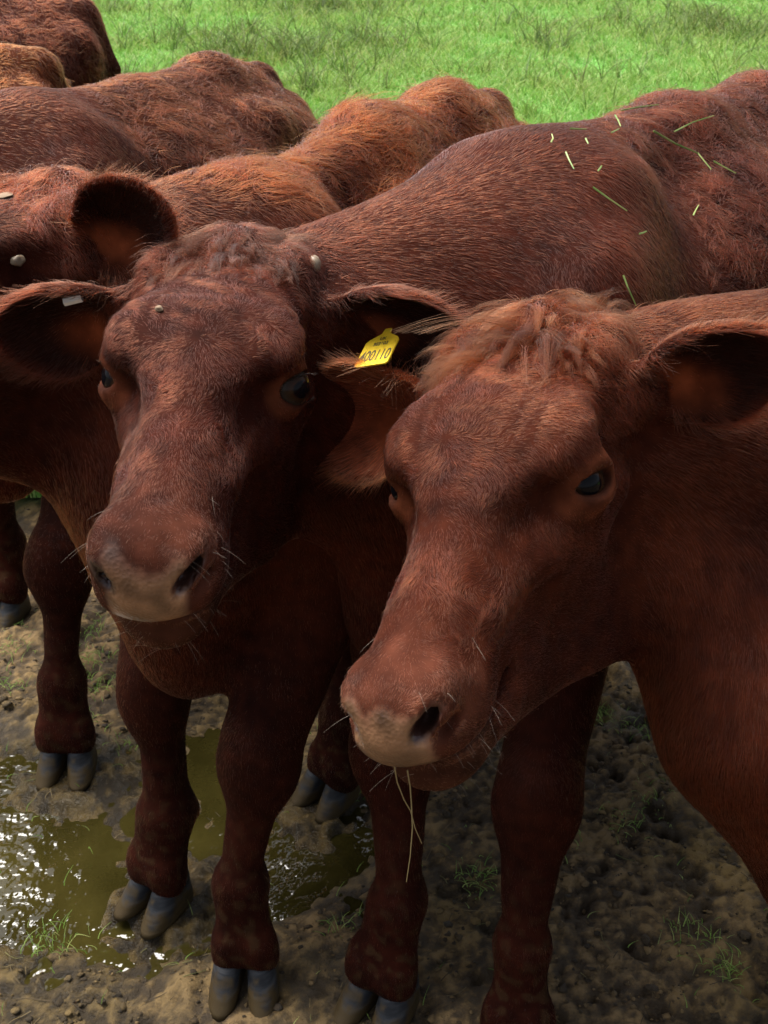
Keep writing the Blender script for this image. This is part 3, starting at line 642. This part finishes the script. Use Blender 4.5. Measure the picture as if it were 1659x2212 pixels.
hC_ = dict(pos=eb - 1.1 * (RC @ np.array([-.122, .1, .008])), R=RC, earL=((-.15, .8, .45), (.75, -.3, -.3)), earR=EARS[1])
cowC = build_cow(dict(head=hC_, withers=(-.2, 1.5, 1.18), yaw=-118, vox=.0075, len=.84, slope=.055, mid=.045, fk0=.06, coat=(.062, .0155, .0062), face=(.052, .014, .0066), flank=(.078, .0205, .0055), flank_len=.022, dens=.9, legs=[
    (-1, (-.385, 1.32), -125, False, 0), (1, (-.22, 1.16), -92, False, 0), (-1, (-.1, 1.58), -130, True, 0), (1, (.3, 2.05), -120, True, 0)],
    label='cow with an orange tinged back standing behind the tagged cow'))
hD = dict(pos=(-1.0, 1.75, 1.1), R=rot_ypr(-135, 15, 0), earL=EARS[0], earR=EARS[1])
cowD = build_cow(dict(head=hD, withers=(-.68, 2.1, 1.21), yaw=-112, vox=.010, len=.9, slope=-.02, coat=(.066, .016, .007), flank=(.06, .016, .0055), dens=.8, legs=[
    (-1, (-.92, 2.2), -110, False, 0), (1, (-.63, 1.66), -92, False, 0), (-1, (-.55, 3.0), -110, True, 0), (1, (-.25, 2.95), -110, True, 0)],
    label='dark red cow at the left whose bony hip stands out against the meadow'))
hG = dict(pos=(-2.3, 2.6, 1.0), R=rot_ypr(-160, 15, 0), earL=EARS[0], earR=EARS[1], eyes=False)
cowG = build_cow(dict(head=hG, withers=(-1.95, 2.95, 1.23), yaw=-178, vox=.014, coat=(.1, .027, .007), flank=(.1, .028, .008), dens=.8, legs=[
    (-1, (-1.9, 3.1), 180, False, 0), (1, (-1.9, 2.8), 180, False, 0), (-1, (-.9, 3.1), 180, True, 0), (1, (-.9, 2.8), 180, True, 0)],
    label='orange tinged rump at the left edge, lower of the two behind'))
hF = dict(pos=(-2.8, 3.3, 1.1), R=rot_ypr(-170, 15, 0), earL=EARS[0], earR=EARS[1], eyes=False)
cowF = build_cow(dict(head=hF, withers=(-2.08, 3.65, 1.3), yaw=-175, vox=.014, coat=(.066, .016, .007), flank=(.058, .014, .006), dens=.8, legs=[
    (-1, (-2.0, 3.8), 180, False, 0), (1, (-2.0, 3.5), 180, False, 0), (-1, (-1.0, 3.8), 180, True, 0), (1, (-1.0, 3.5), 180, True, 0)],
    label='dark red rump of the farthest cow in the top left corner'))
print('cows', _t.time() - _t0)
COWS = [cowA, cowB, cowC, cowD, cowG, cowF]

# ---------------------------------------------------------------- ground
def axis(a, b, step, lo, hi, g=1.12):
    m = list(np.arange(a, b + 1e-6, step)); d = step; x = b
    while x < hi: d *= g; x += d; m.append(x)
    d = step; x = a
    while x > lo: d *= g; x -= d; m.insert(0, x)
    return np.array(m)
gx = axis(-1.0, 1.0, .0055, -400, 400, 1.1); gy = axis(.75, 2.3, .0055, -60, 900, 1.08)
X, Y = np.meshgrid(gx, gy, indexing='ij'); XY = np.stack([X.ravel(), Y.ravel()], 1)
Wb = Waves(.7, 16, 44, 2)
class Fractal:
    """tileable spectral noise, looked up bilinearly"""
    def __init__(s, lo, hi, beta, step=.005, n=1024, seed=0):
        r = np.random.default_rng(seed); fx = np.fft.fftfreq(n, step); f = np.hypot(*np.meshgrid(fx, fx, indexing='ij')); f[0, 0] = 1
        a = f ** (-beta / 2) * (f > 1 / hi) * (f < 1 / lo); g_ = np.real(np.fft.ifft2(a * np.fft.fft2(r.normal(size=(n, n))))); s.g = g_ / g_.std(); s.st = step; s.n = n
    def __call__(s, q):
        u = q[:, 0] / s.st; v = q[:, 1] / s.st; i = np.floor(u).astype(int); j = np.floor(v).astype(int); a = u - i; b = v - j; n = s.n; g = s.g
        return g[i % n, j % n] * (1 - a) * (1 - b) + g[(i + 1) % n, j % n] * a * (1 - b) + g[i % n, (j + 1) % n] * (1 - a) * b + g[(i + 1) % n, (j + 1) % n] * a * b
Fa = Fractal(.15, 2.0, 3.0, seed=1); Fb = Fractal(.02, .2, 2.6, seed=2); Fc = Fractal(.0095, .05, 1.6, seed=3); Fd = Fractal(.03, .3, 2.4, seed=4)
near = np.exp(-((np.maximum(np.abs(XY[:, 0]) - 1.4, 0)) ** 2 + np.maximum(XY[:, 1] - 3, 0) ** 2) / 4)
def puddle_mask(q):
    e = ((q[:, 0] + .5) / .52) ** 2 + ((q[:, 1] - 1.47) / .26) ** 2
    return sstep(1.5, .5, e + .30 * Fa(q + .3))
b_, c_ = Fb(XY), Fc(XY); pm = puddle_mask(XY)
patch = sstep(-.6, .8, Fa(XY * .9 + 1.7))
rough = .0024 * b_ + .0026 * np.maximum(c_, -.6) * (.35 + .65 * patch) + .003 * np.maximum(b_ - .9, 0) - .007 * np.maximum(-b_ - .9, 0)
hgt = (.008 * Fa(XY) + rough * (1 - .55 * pm)) * near - pm * .020 - .004
fineh = .55 * b_ + .45 * c_
HOOFS = [(0, 1.12), (.195, 1.035), (-.385, 1.32), (-.22, 1.16), (-.1, 1.58), (-.63, 1.66), (-.92, 2.2), (.66, .98), (.74, 1.28)]
for (hx, hy) in HOOFS:
    d_ = np.hypot(XY[:, 0] - hx, XY[:, 1] - hy); m_ = sstep(.125, .045, d_ + .03 * np.clip(Fd(XY), -1.5, 1.5)); hgt = hgt * (1 - m_) + (.0015 * b_ - .001) * m_ + .008 * np.exp(-((d_ - .095) / .025) ** 2)
r_ = np.random.default_rng(5)
for _ in range(46):       # old hoof prints
    hx, hy = r_.uniform(-1, 1), r_.uniform(.75, 2.5)
    if min(math.hypot(hx - a_, hy - b_) for a_, b_ in HOOFS) < .17: continue
    an = r_.uniform(0, 6.28); dx = XY[:, 0] - hx; dy = XY[:, 1] - hy; u_ = dx * math.cos(an) + dy * math.sin(an); v_ = -dx * math.sin(an) + dy * math.cos(an)
    e = np.sqrt((u_ / .06) ** 2 + (v_ / .045) ** 2); hgt += -.02 * sstep(1.1, .6, e) * (1 - .7 * np.exp(-(v_ / .008) ** 2)) + .006 * np.exp(-((e - 1.3) / .25) ** 2)
turf = sstep(2.7, 3.4, XY[:, 1] + .3 * Wb(XY) + .25 * np.maximum(np.abs(XY[:, 0]) - 1.5, 0))
turf = np.maximum(turf, .0)
wet = np.clip(pm * 1.15 + sstep(.1, 1.0, Fa(XY * 1.1 + 7.3)) * .6 * (1 - turf) + .05 - .12 * np.maximum(fineh, 0) * (1 - pm), 0, 1)
ni, nj = len(gx), len(gy); ii, jj = np.meshgrid(np.arange(ni - 1), np.arange(nj - 1), indexing='ij'); q0 = (ii * nj + jj).ravel()
me = mesh_np('ground', np.concatenate([XY, hgt[:, None]], 1), np.stack([q0, q0 + nj, q0 + nj + 1, q0 + 1], 1), [m_ground])
attr(me, 'wet', 'FLOAT', 'POINT', wet * (1 - turf)); attr(me, 'turf', 'FLOAT', 'POINT', turf); attr(me, 'clod', 'FLOAT', 'POINT', fineh * .16 + .5)
tag(link('ground', me), 'trodden brown mud that turns to green pasture', None, None, 'structure')
# puddle surface
n_ = 64; vs = [(-.5 + .62 * math.cos(t) , 1.47 + .33 * math.sin(t), -.0195) for t in np.linspace(0, 2 * math.pi, n_, endpoint=False)]
pme = bpy.data.meshes.new('puddle'); pme.from_pydata(vs, [], [tuple(range(n_))]); pme.materials.append(m_water)
tag(link('puddle', pme), 'olive brown puddle of muddy water round the hooves at the left', None, None, 'structure')

# ---------------------------------------------------------------- grass
def grass(name, pts, h, wd, tint, lean=.5):
    n_ = len(pts); an = rng.uniform(0, 6.28, n_); ln_ = np.abs(rng.normal(lean, .25, n_)) * h; K = 4; rel = np.zeros((n_, K, 3))
    for i, t in enumerate(np.linspace(0, 1, K)):
        rel[:, i, 0] = np.cos(an) * ln_ * t ** 1.8; rel[:, i, 1] = np.sin(an) * ln_ * t ** 1.8; rel[:, i, 2] = h * (t - .28 * t ** 3 * np.clip(ln_ / h, 0, 2))
    o = fur_curves(name, pts, rel, wd, tint, m_grass, None, taper=.12); return o
Fg1 = Fractal(.12, 1.2, 1.6, .03, 1024, 50); Fg2 = Fractal(.9, 8, 2.2, .03, 1024, 51); Wg1, Wg2, Wg3 = Fg1, Fg2, Fractal(.08, .4, 1.5, .02, 1024, 52)
NG = 300000
yy = 2.8 + (rng.random(NG) ** 1.7) * 22; xx = (rng.random(NG) * 2 - 1) * (.42 * yy + .8)
p2 = np.stack([xx, yy], 1); keep = (2.7 + .6 * rng.random(NG)) < yy + .3 * Wb(p2); p2 = p2[keep]
cl = Wg1(p2) * .5 + Wg2(p2) * .5; hh = np.clip(.085 * (1 + .8 * cl + .35 * Wg3(p2)) * rng.uniform(.45, 1.5, len(p2)), .02, .34)
tt = np.stack([.96 + .06 * Wg2(p2) + .08 * Wg3(p2), 1.04 - .06 * cl, .95 - .1 * cl], 1); dk_ = sstep(.75, 1.7, cl + .3 * Wg3(p2)); hh = hh * (1 + .5 * dk_); tt = tt * (1 - .42 * dk_)[:, None] * np.array([1, 1, 1]) * (1 - np.array([.12, 0, 0]) * dk_[:, None]); tt = np.clip(tt, .3, 1.6) * np.clip(1 - .13 * cl - .16 * Wg3(p2), .5, 1.5)[:, None]
g = grass('grass', np.concatenate([p2, np.full((len(p2), 1), -.005)], 1), hh, .0016 + .00042 * p2[:, 1], tt, .6)
tag(g, 'lush green meadow grass behind the herd', None, None, 'stuff')
# thin sprouts left standing in the mud
sp = []
spots = [ground_at(u, v) for u, v in ((205, 1420), (215, 1480), (170, 1560), (650, 1400), (625, 1520), (640, 1560), (615, 1600), (1010, 1890), (1040, 1900), (1350, 1770), (1300, 1545), (1330, 1560), (1380, 1590), (1280, 1560), (1210, 1800), (830, 1660), (800, 1690), (20, 1400), (10, 1480), (1490, 2020), (1570, 2090), (260, 1610), (40, 1360), (640, 1380), (1500, 1700), (200, 1350), (160, 1380), (1420, 1720), (740, 2010), (120, 2030))]
for c in spots:
    k_ = int(r_.uniform(18, 60)); a_ = r_.normal(size=(k_, 2)) * .022; sp.append(np.concatenate([c[:2] + a_, np.full((k_, 1), -.004)], 1))
k_ = 500; sp.append(np.concatenate([np.stack([r_.uniform(-1.2, 1.2, k_), r_.uniform(.9, 3.0, k_)], 1), np.full((k_, 1), -.004)], 1))
sp = np.concatenate(sp); g = grass('grass_sprouts', sp, rng.uniform(.008, .03, len(sp)), np.full(len(sp), .0009), np.clip(rng.normal(.8, .15, (len(sp), 1)) * np.array([[1, 1, .9]]), .3, 1.3), .9)
tag(g, 'sparse grass sprouts left standing in the trodden mud', None, None, 'stuff')

# crumbs of mud and trodden straw, too many to count
def ground_z(q):
    i = np.clip(np.searchsorted(gx, q[:, 0]) - 1, 0, ni - 2); j = np.clip(np.searchsorted(gy, q[:, 1]) - 1, 0, nj - 2); return hgt.reshape(ni, nj)[i, j]
ico_v = np.array([(0, 0, 1), (.89, 0, .45), (.28, .85, .45), (-.72, .53, .45), (-.72, -.53, .45), (.28, -.85, .45), (.72, .53, -.45), (-.28, .85, -.45), (-.89, 0, -.45), (-.28, -.85, -.45), (.72, -.53, -.45), (0, 0, -1)])
ico_f = np.array([(0, 1, 2), (0, 2, 3), (0, 3, 4), (0, 4, 5), (0, 5, 1), (1, 6, 2), (2, 7, 3), (3, 8, 4), (4, 9, 5), (5, 10, 1), (6, 7, 2), (7, 8, 3), (8, 9, 4), (9, 10, 5), (10, 6, 1), (6, 11, 7), (7, 11, 8), (8, 11, 9), (9, 11, 10), (10, 11, 6)])
nc = 20000; q = np.stack([rng.uniform(-1.1, 1.0, nc), .75 + rng.random(nc) ** 1.2 * 2.0], 1); keep = (Fd(q) + .4 * rng.normal(size=nc) > -.3) & (puddle_mask(q) < .4); q = q[keep]; nc = len(q)
sz = .0022 * np.exp(rng.normal(0, .5, nc)); cv_ = ico_v[None] * (1 + .3 * rng.normal(size=(nc, 12, 1))) * sz[:, None, None] * np.stack([rng.uniform(.8, 1.8, nc), rng.uniform(.8, 1.5, nc), rng.uniform(.5, .9, nc)], 1)[:, None]
cv_ += np.concatenate([q, (ground_z(q) + sz * .25)[:, None]], 1)[:, None]
cf_ = (ico_f[None] + (np.arange(nc) * 12)[:, None, None]).reshape(-1, 3)
me = mesh_np('mud_crumbs', cv_.reshape(-1, 3), None, [m_ground], True, cf_); attr(me, 'clod', 'FLOAT', 'POINT', np.repeat(rng.normal(.5, .16, nc), 12)); attr(me, 'wet', 'FLOAT', 'POINT', np.repeat(rng.uniform(0, .45, nc), 12))
tag(link('mud_crumbs', me), 'loose crumbs of brown mud kicked up by the hooves', None, None, 'stuff')
nl = 1500; q = np.stack([rng.uniform(-1.1, 1.0, nl), rng.uniform(.75, 2.6, nl)], 1); an = rng.uniform(0, 6.28, nl); ll_ = rng.uniform(.008, .045, nl) * np.where(rng.random(nl) < .1, 2, 1); rel = np.zeros((nl, 4, 3)); bend = rng.normal(size=nl) * .3
for i, t in enumerate(np.linspace(-.5, .5, 4)):
    rel[:, i, 0] = ll_ * (np.cos(an) * t - np.sin(an) * bend * t * t); rel[:, i, 1] = ll_ * (np.sin(an) * t + np.cos(an) * bend * t * t); rel[:, i, 2] = ground_z(q + rel[:, i, :2]) - ground_z(q) + .0015
m_litter, n, b, L = new_mat('trodden_straw'); hi_ = N(n, 'ShaderNodeHairInfo'); r_c = ramp(n, hi_.outputs['Random'], [(0, (.02, .013, .007)), (.5, (.07, .046, .02)), (.85, (.2, .145, .06)), (1, (.1, .13, .03))]); L.new(r_c.outputs[0], b.inputs['Base Color']); b.inputs['Roughness'].default_value = .7
o = fur_curves('straw_litter', np.concatenate([q, ground_z(q)[:, None]], 1), rel, np.full(nl, .0006), np.ones((nl, 3)), m_litter, None, .7); tag(o, 'bits of straw and dead grass trodden into the mud', None, None, 'stuff')

# ---------------------------------------------------------------- small things
def tube(name, pts, r0, r1, mat, flat=1.0, parent=None, up=None):
    pts = np.asarray(pts, float); nS = 6; V = []; F = []
    for i, p in enumerate(pts):
        d = nrm(pts[min(i + 1, len(pts) - 1)] - pts[max(i - 1, 0)]); u_ = np.cross(d, [0, 0, 1] if up is None else up); u_ = nrm(u_) if np.linalg.norm(u_) > 1e-6 else np.array([1., 0, 0]); v_ = np.cross(u_, d)
        r_ = r0 + (r1 - r0) * i / (len(pts) - 1)
        for k in range(nS): t = 2 * math.pi * k / nS; V.append(p + r_ * (math.cos(t) * u_ + flat * math.sin(t) * v_))
    for i in range(len(pts) - 1):
        for k in range(nS): F.append((i * nS + k, i * nS + (k + 1) % nS, (i + 1) * nS + (k + 1) % nS, (i + 1) * nS + k))
    F += [tuple(reversed(range(nS))), tuple((len(pts) - 1) * nS + k for k in range(nS))]
    me = bpy.data.meshes.new(name); me.from_pydata([tuple(v) for v in V], [], F); me.materials.append(mat); return link(name, me, parent)
def bvh(cw): return BVHTree.FromPolygons([tuple(v) for v in cw['V']], [tuple(q) for q in cw['Q']])
tA = bvh(cowA); tB = bvh(cowB); tC = bvh(cowC)

def onto(t, u, v, lift=.006):
    d = Vector(ray(u, v)).normalized(); h = t.ray_cast(Vector(C0), d)
    return None if h[0] is None else np.array(h[0] + h[1] * lift)
clips = [((1205, 265), (1235, 275), (1262, 283)), ((1263, 238), (1268, 250), (1273, 263)), ((1228, 292), (1245, 293), (1262, 293)), ((1325, 262), (1329, 272), (1333, 285)), ((1313, 300), (1320, 296), (1330, 290)),
         ((1402, 292), (1450, 318), (1500, 340), (1530, 376)), ((1447, 293), (1490, 272), (1534, 258)), ((1535, 358), (1560, 372), (1583, 384)), ((1219, 340), (1227, 358), (1237, 376)), ((1275, 414), (1310, 440), (1345, 465)),
         ((1336, 600), (1345, 625), (1362, 663)), ((1188, 320), (1192, 312), (1189, 303)), ((1260, 312), (1263, 318), (1266, 324)), ((1370, 515), (1378, 512), (1385, 508)), ((1340, 252), (1380, 244), (1420, 238)), ((1488, 474), (1494, 463), (1501, 452)), ((1286, 380), (1292, 372), (1294, 369))]
clip_labels = ['thin olive grass blade slanting along the withers of the tagged cow', 'short upright grass stub close to the ridge above the withers', 'short level grass fibre just below the slanting withers blade', 'small pointed green blade below the ridge, leaning left', 'tiny green chip under the small pointed blade',
    'longest pale curved grass stem hanging down the flank', 'forked bright green blade lying near the spine at the right', 'green blade slanting down past the end of the longest stem', 'short pale stem on the edge of the smooth shoulder hair', 'dark green blade slanting down in the middle of the flank',
    'isolated pale stem low on the flank above the shaggy poll', 'tiny bent grass chip on the smooth shoulder', 'tiny pale chip between shoulder and flank', 'small crumpled green leaf low on the dark flank', 'faint long brown grass blade along the ridge of the back', 'thin green shred on the dark flank at the right', 'tiny pale chip on the flank below the small pointed blade']
for c, clab in zip(clips, clip_labels):
    pts = [onto(tA, u, v, .009) for u, v in c]
    if any(p is None for p in pts): continue
    dd = [cam_depth(p) for p in pts]
    if max(dd) - min(dd) > .4: continue
    P3 = []
    for i in range(len(pts) - 1):
        for t in (0, .5): P3.append(pts[i] * (1 - t) + pts[i + 1] * t)
    P3.append(pts[-1])
    big = len(c) > 3
    o = tube('grass_clipping', P3, .0016 if big else .0012, .0007, m_clip, .35, None, up=C0 - P3[0]); tag(o, clab, 'grass blade', 'grass clippings on the flank of the tagged cow')

# ---- marks on the hides: horn buds, a wart, dried dung
def lump(name, cw, tree, u, v, size, mat, squash=.5, seed=0):
    import bmesh
    h = tree.ray_cast(Vector(C0), Vector(ray(u, v)).normalized())
    if h[0] is None: return
    bm = bmesh.new(); bmesh.ops.create_icosphere(bm, subdivisions=3, radius=1); wv_ = Waves(1.1, 10, seed)
    for q in bm.verts: q.co *= 1 + .09 * float(wv_(np.array([q.co[:]]))[0]); q.co.z *= squash
    me = bpy.data.meshes.new(name); bm.to_mesh(me); bm.free(); me.polygons.foreach_set('use_smooth', [True] * len(me.polygons)); me.materials.append(mat)
    o = link(name, me, cw['root']); o.matrix_basis = Matrix.Translation(h[0] + h[1] * .0025) @ h[1].to_track_quat('Z', 'Y').to_matrix().to_4x4() @ Matrix.Diagonal((size, size * .75, size, 1)); return o
lump('horn_bud', cowC, tC, 36, 562, .0095, m_horn, .45, 1)
lump('dried_dung', cowC, tC, 12, 426, .014, m_dung, .12, 3)
lump('horn_bud', cowA, tA, 345, 671, .0045, m_dung, .7, 4)
# ear tag
c, M, ro, e = cowA['ears'][0]
hang = at(838, 705, 1.0); dtag = None
tp = c + M[:, 0] * .0 * 1 + M[:, 2] * .012
def tag_plate(parent):
    # outline in the plate's own plane (x across, y up), a pointed neck above a wide plate
    ol = [(-.027, -.055), (.027, -.055), (.031, -.051), (.031, 0), (.027, .006), (.008, .018), (.006, .03), (-.006, .03), (-.008, .018), (-.027, .006), (-.031, 0), (-.031, -.051)]
    V = [(x, y, z) for z in (.0012, -.0012) for x, y in ol]; n_ = len(ol); F = [tuple(range(n_)), tuple(reversed(range(n_, 2 * n_)))] + [(i, i + n_, (i + 1) % n_ + n_, (i + 1) % n_) for i in range(n_)]
    me = bpy.data.meshes.new('ear_tag'); me.from_pydata(V, [], F); me.materials.append(m_tag); return me
dT = cam_depth(c) - .03
NV = -nrm(ray(815, 750)); TR = nrm(CR - NV * (CR @ NV)); TU = np.cross(NV, TR)
ex = nrm(.82 * TR + .13 * TU + .557 * NV); ey = .36 * TR + .67 * TU - .65 * NV; ey = nrm(ey - ex * (ey @ ex)); ez = np.cross(ex, ey)
TS = .74; ctr = at(800, 790, dT) + ey * .055 * TS
to = link('ear_tag', tag_plate(None), cowA['root'])
MT = Matrix.Translation(Vector(ctr)) @ Matrix(np.stack([ex, ey, ez], 1).tolist()).to_4x4() ; MT = MT @ Matrix.Scale(TS, 4)
to.matrix_basis = MT
def lettering(txt, size, x, y, sx=1.0):
    cu = bpy.data.curves.new('lettering', 'FONT'); cu.body = txt; cu.size = size; cu.align_x = 'CENTER'; cu.align_y = 'CENTER'; cu.offset = .0003
    tmp = bpy.data.objects.new('lettering_source', cu); COL.objects.link(tmp); bpy.context.view_layer.update()
    me = bpy.data.meshes.new_from_object(tmp.evaluated_get(bpy.context.evaluated_depsgraph_get())); bpy.data.objects.remove(tmp)
    me.materials.clear(); me.materials.append(m_ink); me.name = 'lettering'
    o = link('lettering', me); o.parent = to; o.matrix_basis = Matrix.Translation((x, y, .0016)) @ Matrix.Diagonal((sx, 1, 1, 1))
lettering('400110', .034, 0, -.034, .56); lettering('UK', .009, 0, .0055); lettering('303603', .0105, 0, -.0065, .9)
# white button on the other ear
wp = None
c2, M2, ro2, e2 = cowA['ears'][1]
hp = onto(tA, 158, 640, .004)
if hp is not None:
    wt_ = tube('ear_button', [hp - M2[:, 0] * .011, hp - M2[:, 0] * .004, hp + M2[:, 0] * .004, hp + M2[:, 0] * .011], .0065, .0065, m_white, .8, cowA['root'])

# straw hanging from the mouth of the front cow
for name_pts, lab in (([(852, 1655), (858, 1690), (873, 1728), (887, 1752), (897, 1790), (911, 1822)], 'thin dry grass stalk with a bead hanging from the mouth of the front cow'), ([(880, 1664), (886, 1700), (889, 1740), (891, 1790), (886, 1850), (878, 1905)], 'long straight dry grass stalk hanging from the mouth of the front cow')):
    d0 = cam_depth(cowB['H'](.27, 0, -.085)); P3 = [at(u, v, d0 + .0 + .01 * i) for i, (u, v) in enumerate(name_pts)]
    tag(tube('grass_stalk', P3, .0007, .0004, m_straw), lab, 'grass stalk')

# whiskers on the muzzles and eyelashes
def whiskers(cw, seed):
    r = np.random.default_rng(seed); H, R, s = cw['H'], cw['R'], cw['s']; V = cw['V']; l = ((V - cw['o']) @ R) / s
    sel = np.nonzero((l[:, 0] > .2) & (l[:, 0] < .3) & (l[:, 2] < -.0) & (l[:, 2] > -.12) & (np.abs(l[:, 1]) > .03) & (np.abs(l[:, 1]) < .09))[0]
    low = np.nonzero((l[:, 0] > .2) & (l[:, 0] < .3) & (l[:, 2] < -.07) & (l[:, 2] > -.15))[0]
    pick = np.concatenate([r.choice(sel, 26), r.choice(low, 36)]); n_ = len(pick)
    li = l[pick]; d = np.stack([.5 + .2 * r.normal(size=n_), np.sign(li[:, 1]) * .8 + .25 * r.normal(size=n_), -.25 + .3 * r.normal(size=n_)], 1); d /= np.linalg.norm(d, axis=1)[:, None]; d = d @ R.T
    ln_ = r.uniform(.007, .026, n_); rel = np.zeros((n_, 4, 3))
    for i, t in enumerate(np.linspace(0, 1, 4)): rel[:, i] = d * (t * ln_)[:, None] - np.array([0, 0, .25]) * (t * t * ln_)[:, None]
    fur_curves('whisker', V[pick], rel, np.full(n_, .00009), np.tile([[.5, .45, .4]], (n_, 1)), m_whisk, cw['root'])
whiskers(cowA, 1); whiskers(cowB, 2)
def lashes(cw, seed):
    r = np.random.default_rng(seed); H, R, s = cw['H'], cw['R'], cw['s']; rt = []; rel = []
    for e in (1, -1):
        ou = EYE_OUT(e); ec = EYE * [1, e, 1]; ll = EYE_LEN(e); up_ = np.cross(ll, ou); up_ = up_ if up_[2] > 0 else -up_
        for a0, cnt_, L_ in ((1, 46, .008), (-1, 14, .004)):
            for t in r.uniform(-.8, .8, cnt_):
                p = ec + ll * .028 * math.sin(t) + up_ * a0 * .0135 * math.cos(t) + ou * (.010 - .010 * math.sin(t) ** 2)
                d = nrm(ou * .9 + ll * (.25 * math.sin(t) + .1 * r.normal()) + up_ * a0 * .15 - np.array([0, 0, .15])); k = L_ * r.uniform(.6, 1.1); up2 = up_ * a0 * .35 * k
                rt.append(H(*p)); rel.append([R @ (d * k * q + up2 * (q * q - .9 * q)) * s for q in np.linspace(0, 1, 4)])
    rt = np.array(rt); fur_curves('eyelash', rt, np.array(rel), np.full(len(rt), .00016), np.tile([[.008, .005, .004]], (len(rt), 1)), m_fur, cw['root'])
lashes(cowA, 3); lashes(cowB, 4)
print('total', _t.time() - _t0)
